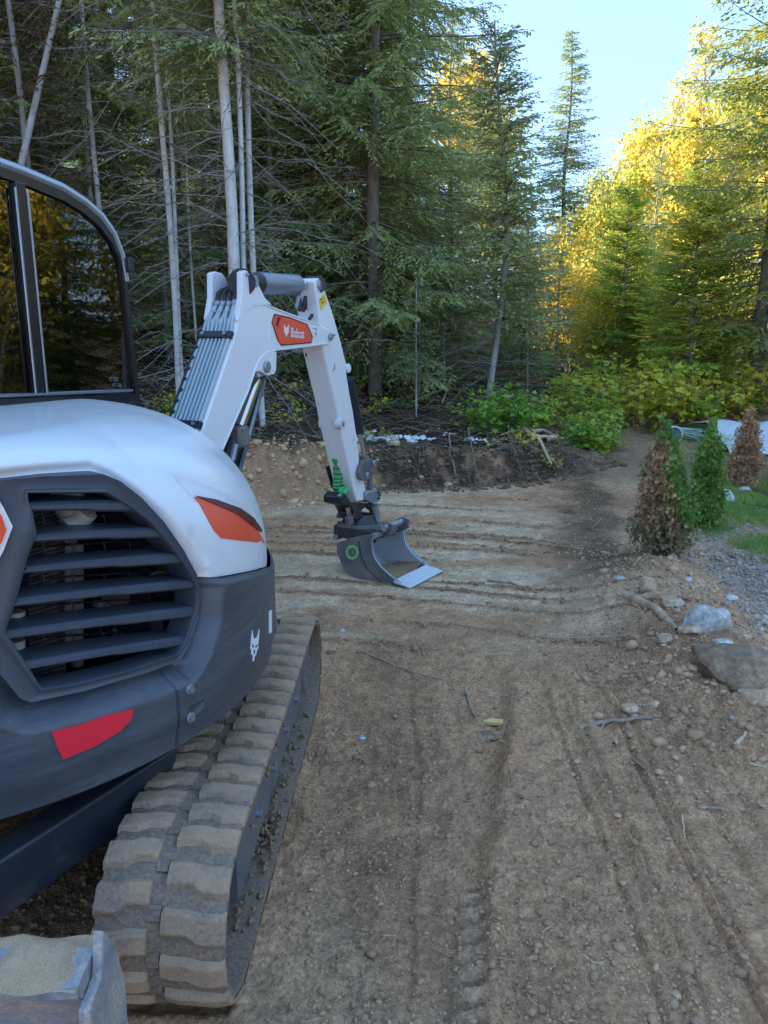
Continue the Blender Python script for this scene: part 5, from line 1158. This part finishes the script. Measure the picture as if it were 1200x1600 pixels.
# ------------------------------------------------------------------ stones, roots, litter
def stonemat(name, a, b, c): 
    m, nt, bs = newmat(name); tc = nt.nodes.new('ShaderNodeTexCoord'); n = noise_node(nt, 9, 8, .7, tc.outputs['Object']); n2 = noise_node(nt, 60, 4, .7, tc.outputs['Object'])
    r = ramp(nt, n.outputs[0], [(.35, a), (.52, b), (.66, c)]); r2 = ramp(nt, n2.outputs[0], [(.3, (.7,) * 3), (.7, (1.25,) * 3)]); nt.links.new(mix(nt, 1, r.outputs[0], r2.outputs[0], 'MULTIPLY'), bs.inputs['Base Color']); bs.inputs['Roughness'].default_value = .85; bump(nt, bs, n.outputs[0], .5, .02); return m
ST = dict(grey=stonemat('grey_stone', (.26, .22, .18), (.48, .45, .41), (.66, .64, .60)), tan=stonemat('soil_stained_stone', (.34, .21, .12), (.50, .34, .20), (.58, .48, .37)), brown=stonemat('dark_brown_rock', (.15, .09, .055), (.26, .17, .10), (.46, .34, .21)), white=stonemat('pale_stone', (.35, .35, .34), (.52, .53, .52), (.62, .62, .6)), gravel=stonemat('gravel_stone', (.20, .155, .115), (.38, .31, .25), (.56, .50, .43)))
from mathutils import noise as mn
def rock(seed, size, cuts=7):
    bm = bmesh.new(); bmesh.ops.create_icosphere(bm, subdivisions=4, radius=1); rg = random.Random(seed)
    pl = [(Vector((rg.gauss(0, 1), rg.gauss(0, 1), rg.gauss(0, 1))).normalized(), rg.uniform(.55, .85)) for _ in range(cuts)]
    for v in bm.verts:
        p = v.co.copy()
        for n_, d in pl:
            k = p.dot(n_) - d
            if k > 0: p -= n_ * k * .92
        p *= 1 + .10 * mn.fractal(p * 2.2 + Vector((seed, 0, 0)), .8, 2, 5)
        v.co = Vector((p.x * size[0], p.y * size[1], p.z * size[2]))
    me = bpy.data.meshes.new('rock'); bm.to_mesh(me); bm.free(); me.shade_smooth(); me.set_sharp_from_angle(angle=math.radians(38)); return me
def put_rock(name, seed, px, py, w, mat, label, asp=(1, .8, .6), zoff=0, rz=0, cuts=7, zg=None):
    p = on_z(px, py, 0)
    for _ in range(6): p = on_z(px, py, tzd(p.x, p.y) + w * asp[2] * .25)
    me = rock(seed, (w * asp[0], w * asp[1], w * asp[2]), cuts); me.materials.append(ST[mat]); o = bpy.data.objects.new(name, me); COL.objects.link(o)
    o.location = (p.x, p.y, tzd(p.x, p.y) + w * asp[2] * (.25 + zoff)); o.rotation_euler = (0, 0, rz); tag(o, label, 'rock'); return o
put_rock('boulder', 1, 1103, 972, .135, 'grey', 'angular grey boulder on the berm beside the gravel', (1, .8, .75), rz=.4)
put_rock('boulder', 2, 1158, 1050, .21, 'brown', 'large dark brown boulder half sunk at the right edge', (1.05, .75, .62), rz=-.5)
put_rock('boulder', 3, 1188, 1090, .11, 'tan', 'pale topped stone in front of the large brown boulder', (1, .7, .5))
put_rock('stone', 4, 1013, 915, .055, 'tan', 'round tan stone below the half brown cedar', (1, .9, 1))
put_rock('stone', 5, 1052, 943, .085, 'tan', 'flat soil covered stone between the round stone and the grey boulder', (1, .7, .45))
put_rock('flat_rock', 6, 1160, 767, .15, 'white', 'flat pale grey slab at the foot of the dead brown cedar', (1, .6, .35), cuts=10)
put_rock('stone', 7, 1132, 780, .13, 'white', 'whitish rounded stone right of the green cedar', (.8, .6, .85))
put_rock('stone', 9, 1075, 905, .03, 'white', 'small white stone in the dark soil near the grey boulder')
put_rock('stone', 10, 985, 1108, .05, 'tan', 'tan stone half buried on the slope of the berm', (1, .7, .5)); put_rock('stone', 11, 1020, 1100, .035, 'tan', 'smaller tan stone right of the half buried one', (1, .8, .6))
put_rock('stone', 12, 762, 1150, .045, 'brown', 'dark clod like stone near the yellow wood chip', (1.2, .7, .5)); put_rock('stone', 13, 535, 985, .02, 'grey', 'pebble on the pale band of soil beside the track')
put_rock('stone', 14, 565, 1153, .018, 'grey', 'small grey pebble to the right of the track'); put_rock('stone', 15, 1055, 1555, .018, 'tan', 'small stone near the bottom right corner'); put_rock('stone', 16, 700, 760, .05, 'tan', 'pale stone at the foot of the cut bank'); put_rock('stone', 17, 615, 745, .09, 'tan', 'tan rock set in the face of the bank')
put_rock('stone', 21, 1078, 985, .06, 'tan', 'tan stone left of the angular grey boulder', (1, .8, .6)); put_rock('stone', 22, 1130, 1005, .05, 'grey', 'small grey stone between the two boulders', (1, .8, .6)); put_rock('stone', 23, 1040, 1000, .045, 'tan', 'lump of stone on the berm below the tan root', (1.1, .8, .7)); put_rock('stone', 24, 1098, 1020, .06, 'brown', 'dark stone at the left foot of the large brown boulder', (1.1, .8, .6)); put_rock('stone', 25, 968, 905, .04, 'grey', 'grey stone at the left foot of the half brown cedar', (1, .8, .6)); put_rock('stone', 26, 1140, 935, .05, 'grey', 'grey stone lying on the gravel behind the angular boulder', (1, .8, .5))
WD = {'wood': barkmat('weathered_root_wood', (.40, .28, .17), (.70, .54, .36), mk=.1), 'chip': barkmat('fresh_yellow_wood', (.55, .38, .12), (.72, .52, .20), mk=0), 'bermroot': barkmat('soil_stained_root', (.30, .19, .11), (.56, .40, .25), mk=.3), 'stick': barkmat('grey_brown_sticks', (.20, .145, .10), (.42, .32, .23), mk=.1)}
def stick(name, pts, r, mat, label, cat='stick', lift=.6, seg=6, zs=None, seed=0):
    rgk = np.random.default_rng(seed + int(abs(pts[0][0]) * 7)); W = []
    for i, (px, py) in enumerate(pts):
        p = on_z(px, py, 0)
        for _ in range(6): p = on_z(px, py, tzd(p.x, p.y) + (zs[i] if zs else 0))
        W.append(np.array([p.x, p.y, tzd(p.x, p.y) + r * lift + (zs[i] if zs else 0)]))
    W = np.array(W); n = 4 * len(W); t = np.linspace(0, 1, n); Q = np.stack([np.interp(t, np.linspace(0, 1, len(W)), W[:, i]) for i in range(3)], -1) + rgk.normal(0, r * (.28 if r < .012 else .10), (n, 3)); T = Tubes(); T.add(Q, r * 1.15, r * .55, seg)
    me = T.mesh(name, WD[mat]); c = Q.mean(0); co = np.array([v.co for v in me.vertices]) - c; me.vertices.foreach_set('co', co.ravel()); o = bpy.data.objects.new(name, me); COL.objects.link(o); o.location = c; tag(o, label, cat); return o
stick('stick', [(905, 1138), (950, 1134), (1018, 1124)], .011, 'stick', 'long brown stick lying on the loose soil at right'); stick('stick', [(918, 1150), (940, 1140), (950, 1118)], .005, 'stick', 'thin forked twig lying over the long brown stick')
stick('stick', [(960, 1165), (978, 1150)], .010, 'wood', 'short pale stick below the long brown one'); stick('stick', [(1148, 1170), (1166, 1146)], .010, 'wood', 'short pale stick at the right edge'); stick('stick', [(1172, 1195), (1198, 1200)], .006, 'wood', 'white curled root scrap at the right edge', 'root')
stick('stick', [(988, 1185), (1008, 1215)], .006, 'stick', 'thin twig on the soil right of the middle'); stick('stick', [(1092, 1262), (1165, 1270)], .006, 'stick', 'long thin twig low on the right'); stick('stick', [(1065, 1280), (1070, 1310)], .004, 'wood', 'little pale twig standing in the soil at right')
stick('stick', [(760, 908), (800, 912), (838, 928)], .009, 'stick', 'thin stick lying on the cleared pad right of the bucket'); stick('stick', [(700, 868), (735, 856), (765, 852)], .005, 'stick', 'fine twig behind the bucket on the pad'); stick('stick', [(845, 1458), (865, 1445)], .003, 'wood', 'short white twig in the foreground soil')
stick('stick', [(728, 1080), (735, 1105), (745, 1128)], .007, 'stick', 'dark curved root left of the yellow wood chip', 'root'); stick('stick', [(565, 1018), (640, 1050), (690, 1062)], .004, 'stick', 'very thin root crossing the soil beside the track', 'root')
wp = on_z(775, 1123, .01); wp.z = tzd(wp.x, wp.y); mb = MB(); mb.prism([wp + Vector(v) for v in ((-.065, .004, .012), (-.040, -.016, .016), (.030, -.020, .010), (.066, -.006, .006), (.050, .012, .012), (-.020, .016, .018))], (0.004, .003, .014))
obj('wood_chip', mb, WD['chip'], None, bevel=.002, label='broken piece of fresh yellow wood in the soil', cat='wood')
stick('root', [(946, 932), (975, 930), (1000, 938), (1025, 955), (1050, 975), (1058, 990)], .032, 'bermroot', 'thick tan root snaking along the top of the berm', 'root', -.25, 8)
stick('stick', [(935, 1000), (985, 994)], .008, 'stick', 'stick on the face of the berm below the tan root'); stick('stick', [(945, 985), (952, 962), (948, 945)], .005, 'stick', 'dark twig poking up beside the cedar'); stick('stick', [(1080, 922), (1140, 905)], .006, 'wood', 'pale stick lying on the gravel behind the grey boulder')
for i, (pts, r, m, lab) in enumerate([([(800, 690), (835, 700), (868, 716)], .035, 'wood', 'thickest pale split root on the debris pile'), ([(830, 682), (845, 700), (872, 712)], .028, 'wood', 'upper pale root on the debris pile'), ([(782, 678), (800, 664)], .04, 'wood', 'broken pale wood end sticking out of the pile'),
        ([(815, 705), (800, 715), (780, 722)], .018, 'stick', 'dark root at the left foot of the debris pile'), ([(850, 690), (880, 688)], .03, 'stick', 'dark branch stub at the right of the debris pile'), ([(840, 720), (862, 728)], .02, 'wood', 'short pale root low on the debris pile'), ([(690, 690), (705, 662)], .010, 'wood', 'upright pale splinter on the bank edge'), ([(640, 690), (700, 675), (745, 680)], .012, 'stick', 'long dark branch along the bank edge'),
        ([(470, 655), (500, 662)], .03, 'stick', 'fallen stub seen behind the arm'), ([(810, 660), (850, 670), (880, 700)], .008, 'stick', 'bent thin branch arching over the debris pile'), ([(700, 720), (712, 745)], .010, 'stick', 'dark root hanging down the bank face'), ([(730, 715), (745, 738)], .008, 'stick', 'second root hanging down the bank face')]):
    stick('root' if 'root' in lab else 'branch', pts, r, m, lab, 'root' if 'root' in lab else 'branch', 1.0, 7, zs=[.10 + .03 * (i % 3)] * len(pts), seed=i)
def scatter(name, pts, rad, mat, seed=0, flat=.75, kind='stuff', sub=0):
    rg = np.random.default_rng(seed); bm = bmesh.new(); bmesh.ops.create_icosphere(bm, subdivisions=1, radius=1); bv = np.array([v.co for v in bm.verts]); bf = np.array([[v.index for v in f.verts] for f in bm.faces]); bm.free()
    n = len(pts); V = bv[None] * (1 + rg.uniform(-.42, .38, (n, len(bv), 1))); sc_ = rad[:, None] * rg.uniform(.7, 1.3, (n, 3)) * np.array([1, 1, flat]); V = V * sc_[:, None]
    an = rg.uniform(0, 6.28, n); c, s_ = np.cos(an)[:, None], np.sin(an)[:, None]; V = np.stack([V[..., 0] * c - V[..., 1] * s_, V[..., 0] * s_ + V[..., 1] * c, V[..., 2]], -1) + pts[:, None]
    F = (bf[None] + (np.arange(n) * len(bv))[:, None, None]).reshape(-1, 3); me = np_mesh(name, V.reshape(-1, 3), F, mat, False); o = bpy.data.objects.new(name, me); COL.objects.link(o); o['kind'] = kind; return o
def spots(rg, n, fn):
    out = []
    while sum(len(o) for o in out) < n:
        x, y, w = fn(rg, n); k = rg.random(len(x)) < w; out.append(np.stack([x[k], y[k]], -1))
    return np.vstack(out)[:n]
def fan(rg, n, y0, y1, hw=.56):
    y = y0 * (y1 / y0) ** rg.random(n); x = rg.uniform(-hw, hw, n) * y; return x, y
def m_clod(name, f):
    m, nt, b = newmat(name); pos = geo_pos(nt); n = noise_node(nt, 3, 4, .6, pos); r = ramp(nt, n.outputs[0], [(.3, tuple(v * f * .8 for v in (.48, .285, .160))), (.7, tuple(v * f * 1.2 for v in (.60, .375, .22)))]); nt.links.new(r.outputs[0], b.inputs['Base Color']); b.inputs['Roughness'].default_value = 1; n2 = noise_node(nt, 90, 3, .7, pos); bump(nt, b, n2.outputs[0], .8, .006); return m
rgn = np.random.default_rng(90)
def clod_w(rg, n):
    x, y = fan(rg, n * 2, 1.2, 9.5); be = np.exp(-((x - (1.62 + .16 * (y - 3.6))) / .6) ** 2) * sstep(2.4, 3.6, y); ar = sstep(3.7, 4.3, y) * sstep(1.9, .9, x)
    w = np.clip(.30 + .5 * fbm(x * 2, y * 2, 3, 91) + .8 * be - .22 * ar, .03, 1); w = w * (np.abs(x + .53) > .22) ; return x, y, w * (x < 2.4 + .3 * (y - 3))
q = spots(rgn, 19000, clod_w); rad = np.clip(rgn.lognormal(-5.75, .5, len(q)), .0016, .012) * (.8 + .10 * q[:, 1]); scatter('soil_clods', np.column_stack([q, terrain(q[:, 0], q[:, 1]) + rad * .05]), rad, m_clod('soil_clod', .85), 1)
q = spots(rgn, 3500, clod_w); rad = np.clip(rgn.lognormal(-5.25, .5, len(q)), .002, .022); scatter('darker_soil_clods', np.column_stack([q, terrain(q[:, 0], q[:, 1]) + rad * .2]), rad, m_clod('dark_soil_clod', .65), 2)
def berm_w(rg, n):
    x, y = fan(rg, n * 4, 2.2, 6.2); be = np.exp(-((x - (1.58 + .16 * (y - 3.6))) / .38) ** 2); return x, y, be * sstep(2.2, 3.4, y)
q = spots(rgn, 900, berm_w); rad = np.clip(rgn.lognormal(-4.75, .6, len(q)), .004, .035); scatter('berm_clods', np.column_stack([q, terrain(q[:, 0], q[:, 1]) + rad * .2]), rad, m_clod('berm_clod', .9), 3)
def bank_w(rg, n):
    x = rg.uniform(-3, 3.2, n * 2); y = bank_base(x) + rg.uniform(-.25, .9, n * 2); return x, y, .6 + 0 * x
q = spots(rgn, 2600, bank_w); rad = np.clip(rgn.lognormal(-4.3, .6, len(q)), .005, .07); k_ = q[:, 0] + rgn.normal(0, .3, len(q)) > -.3
for nm_, kk, f_ in (('dark_bank_clods', k_, .30), ('pale_bank_clods', ~k_, 1.1)): scatter(nm_, np.column_stack([q, terrain(q[:, 0], q[:, 1]) + rad * .15])[kk], rad[kk], m_clod(nm_, f_), 4)
def ridge_w(rg, n):
    x, y = fan(rg, n * 4, 3.9, 8.6); return x, y, sweeps(x, y) ** 1.5 * sstep(2.1, 1.3, x) * np.clip(.5 + fbm(x * 2, y * 2, 2, 15), .1, 1) * (y < bank_base(x))
q = spots(rgn, 3000, ridge_w); rad = np.clip(rgn.lognormal(-4.75, .45, len(q)), .004, .028); scatter('ridge_clods', np.column_stack([q, terrain(q[:, 0], q[:, 1]) + rad * .2]), rad, m_clod('ridge_clod', .62), 6)
def grav_w(rg, n):
    x, y = fan(rg, n * 3, 2.6, 9); g = x - (2.2 + .18 * (y - 4.5)); return x, y, np.exp(-((g - .42) / .38) ** 2) * np.clip(.6 + fbm(x * 2.5, y * 2.5, 3, 95), 0, 1)
q = spots(rgn, 3600, grav_w); rad = np.clip(rgn.lognormal(-4.75, .4, len(q)), .004, .022); scatter('gravel', np.column_stack([q, terrain(q[:, 0], q[:, 1]) + rad * .25]), rad, ST['gravel'], 5)
# grass at the right
def grass_w(rg, n):
    x, y = fan(rg, n * 3, 3.2, 13, .62); g = x - (2.15 + .18 * (y - 4.5)); return x, y, sstep(.35, 1.1, g + .7 * fbm(x * 1.2, y * 1.2, 3, 96)) * np.clip(.55 + 1.3 * fbm(x * 3, y * 3, 3, 97), 0, 1) * np.where(y > 9.5, .25, 1)
q = spots(rgn, 26000, grass_w); n = len(q); P_ = np.column_stack([q, terrain(q[:, 0], q[:, 1]) - .005]); D = unit(rgn.normal(0, .42, (n, 3)) + np.array([0, 0, 1.0])); S = unit(np.cross(D, rgn.normal(0, 1, (n, 3)))); V, F = blades(P_, D, S, rgn.uniform(.03, .085, n), rgn.uniform(.004, .009, n))
o = bpy.data.objects.new('grass', np_mesh('grass', V, F, L_['grass'])); COL.objects.link(o); o['kind'] = 'stuff'
# litter of yellow and brown leaves, twigs on the forest floor
n = 5200; y = rgn.uniform(7.6, 17, n); x = rgn.uniform(-.5, .45, n) * y; k = (y - bank_base(x) > .45) & (x < 2.2 + .2 * (y - 9)) ; x, y = x[k], y[k]; n = len(x)
N_ = unit(rgn.normal(0, .35, (n, 3)) + np.array([0, 0, 1.0])); D = unit(np.cross(N_, rgn.normal(0, 1, (n, 3)))); V, F = star_leaves(np.column_stack([x, y, terrain(x, y) + .012]), D, N_, rgn.uniform(.02, .065, n))
lm = leafmat('fallen_leaves', (.16, .085, .035), (.40, .28, .06), (.55, .46, .12), .2, 9); o = bpy.data.objects.new('fallen_leaves', np_mesh('fallen_leaves', V, F, lm)); COL.objects.link(o); o['kind'] = 'stuff'
T = Tubes()
for k in range(1500):
    y_ = rgn.uniform(8.2, 15); x_ = rgn.uniform(-.5, .25) * y_
    if y_ - float(bank_base(x_)) < .35: continue
    a = rgn.uniform(0, 6.28); l = rgn.uniform(.08, .7); z_ = tzd(x_, y_); T.add(np.array([[x_, y_, z_ + .01], [x_ + math.cos(a) * l / 2, y_ + math.sin(a) * l / 2, z_ + .03 + l * .08], [x_ + math.cos(a) * l, y_ + math.sin(a) * l, tz(x_ + math.cos(a) * l, y_ + math.sin(a) * l) + rgn.uniform(0, .08)]]), .0045, .002, 3)
o = bpy.data.objects.new('fallen_twigs', T.mesh('fallen_twigs', WD['stick'])); COL.objects.link(o); o['kind'] = 'stuff'
T = Tubes()
for k in range(260):
    x_ = rgn.uniform(-.9, 2.6); y_ = float(bank_base(x_)) + rgn.uniform(.1, .8); z_ = tzd(x_, y_); a = rgn.normal(-1.57, .9); l = rgn.uniform(.08, .35)
    T.add(np.array([[x_, y_, z_], [x_ + math.cos(a) * l * .5, y_ + math.sin(a) * l * .5, z_ + rgn.uniform(0, .05)], [x_ + math.cos(a) * l, y_ + math.sin(a) * l, z_ + rgn.uniform(-.15, .06)]]), .0035, .001, 3)
o = bpy.data.objects.new('root_hairs', T.mesh('root_hairs', WD['stick'])); COL.objects.link(o); o['kind'] = 'stuff'
# fine straws and root scraps over the cleared soil
T = Tubes()
for k in range(420):
    x_, y_ = fan(rgn, 1, 1.3, 8.5); x_, y_ = float(x_[0]), float(y_[0])
    if x_ < -.3: continue
    a = rgn.uniform(0, 6.28); l = rgn.uniform(.01, .06) * (1 + y_ * .1); z_ = tzd(x_, y_) + .004; T.add(np.array([[x_, y_, z_], [x_ + math.cos(a) * l / 2, y_ + math.sin(a) * l / 2, z_ + .004], [x_ + math.cos(a + .4) * l, y_ + math.sin(a + .4) * l, z_]]), .0014, .0008, 3)
o = bpy.data.objects.new('straw_scraps', T.mesh('straw_scraps', WD['wood'])); COL.objects.link(o); o['kind'] = 'stuff'
# snow patches
m_sn, nt, b = newmat('old_snow'); b.inputs['Base Color'].default_value = (.78, .80, .83, 1); b.inputs['Roughness'].default_value = .7; nn = noise_node(nt, 40, 4, .7, geo_pos(nt)); bump(nt, b, nn.outputs[0], .6, .01)
V = []; F = []
for (px, py, w, h_) in [(600, 688, 60, 6), (565, 682, 40, 6), (650, 683, 46, 6), (745, 690, 30, 8), (735, 686, 16, 4), (790, 700, 12, 3), (910, 578, 60, 26), (900, 560, 30, 16), (925, 592, 30, 12), (895, 640, 36, 12), (880, 658, 30, 8), (915, 630, 30, 12), (985, 566, 26, 6), (1000, 655, 16, 3), (575, 560, 16, 2), (700, 678, 20, 4)]:
    for k in range(11):
        cx, cy = px + rgn.normal(0, w * .30), py + rgn.normal(0, h_ * .25)
        p = on_z(cx, cy, .4)
        for _ in range(12):
            p = on_z(cx, cy, tz(p.x, p.y)) if ray(cx, cy).z < -.02 else p
            if p.y > 30 or p.y < 0: p = on_y(cx, cy, 17)
        if p.y < float(bank_base(p.x)) + .45: continue
        r0 = max(w, 20) / 1200 * p.y * rgn.uniform(.05, .17); m = 14; an = np.arange(m) * 2 * math.pi / m; rr = r0 * (1 + .45 * np.array([vnoise(np.array(math.cos(a) * 2 + cx), np.array(math.sin(a) * 2 + cy), 3) for a in an]).ravel() * 1.4 - .4); b0 = len(V)
        ring = []
        for f, dz in ((1, -.012), (.8, .006), (.5, .014)):
            xx, yy = p.x + np.cos(an) * rr * f, p.y + np.sin(an) * rr * 1.6 * f; zz = terrain(xx, yy) + dz; ring.append(np.stack([xx, yy, zz], -1))
        V += [tuple(v) for R_ in ring for v in R_]; V.append((p.x, p.y, tzd(p.x, p.y) + .018))
        for i in range(2):
            for j in range(m): F.append((b0 + i * m + j, b0 + i * m + (j + 1) % m, b0 + (i + 1) * m + (j + 1) % m, b0 + (i + 1) * m + j))
        for j in range(m): F.append((b0 + 2 * m + j, b0 + 2 * m + (j + 1) % m, b0 + 3 * m))
mb = MB(); mb.add(V, F); o = obj('snow_patches', mb, m_sn, None, smooth=60, kind='stuff')
# white sheet on the ground at the right, coil of rope
m_tp = painted('white_sheet', (.62, .66, .70), .5, .12, 3)
p0 = on_z(1165, 690, .12); G = []
for i in range(15):
    row = []
    for j in range(13):
        x_ = p0.x - .45 + j * .13 + .05 * math.sin(i * .9); y_ = p0.y - .5 + i * .12 + .06 * math.sin(j); row.append(Vector((x_, y_, tz(x_, y_) + .02 + .26 * math.exp(-((i - 8) / 4.5) ** 2) + .05 * float(vnoise(np.array(i * .7), np.array(j * .7), 4)))))
    G.append(row)
mb = MB(); mb.grid(G); o = obj('white_sheet', mb, m_tp, None, smooth=60, label='white plastic sheet spread on the ground behind the dead cedar', cat='sheet'); s_ = o.modifiers.new('solid', 'SOLIDIFY'); s_.thickness = .012
yb = 12.0; p0 = Vector((X(1055, yb), yb, tz(X(1055, yb), yb))); RC = empty('rope_coil', p0, 'coil of pale green cord hanging from a blue reel beside the shrubs', 'rope')
mt_b = painted('blue_reel_plastic', (.03, .10, .20), .4, .2, 6); mt_g = painted('pale_green_cord', (.22, .52, .36), .6, .15, 6); mt_w = painted('white_cord', (.6, .66, .62), .6, .1, 6)
mb = MB(); mb.tube([p0 + Vector((-.03, 0, .12)), p0 + Vector((-.02, -.12, .13))], .115, 20); P('reel', mb, mt_b, RC, bevel=.01)
for s in (0, -.12): mb = MB(); mb.tube([p0 + Vector((-.03 + .13 * math.cos(a), s, .12 + .13 * math.sin(a))) for a in np.linspace(0, 6.283, 22)], .014, 6); P('reel_rim', mb, 'white' if s else mt_b, RC)
mb = MB(); mb.tube([p0 + Vector((.03, -.06, .13)), p0 + Vector((.06, -.06, .13))], .05, 12); P('hub', mb, 'white', RC)
for k in range(14):
    z_ = .02 + (k % 7) * .035; dy = rg2.uniform(-.12, .12); mb = MB(); mb.tube([p0 + Vector((-.08, dy, .26 - .01 * k)), p0 + Vector((.1, dy * .5, .22 - z_ * .4)), p0 + Vector((.30, dy, .20 - z_ * .6 + .02 * math.sin(k))), p0 + Vector((.48, dy + .03, .17 - z_ * .7 + .03 * (k % 3)))], .007, 5); P('cord', mb, mt_g if k % 3 else mt_w, RC)
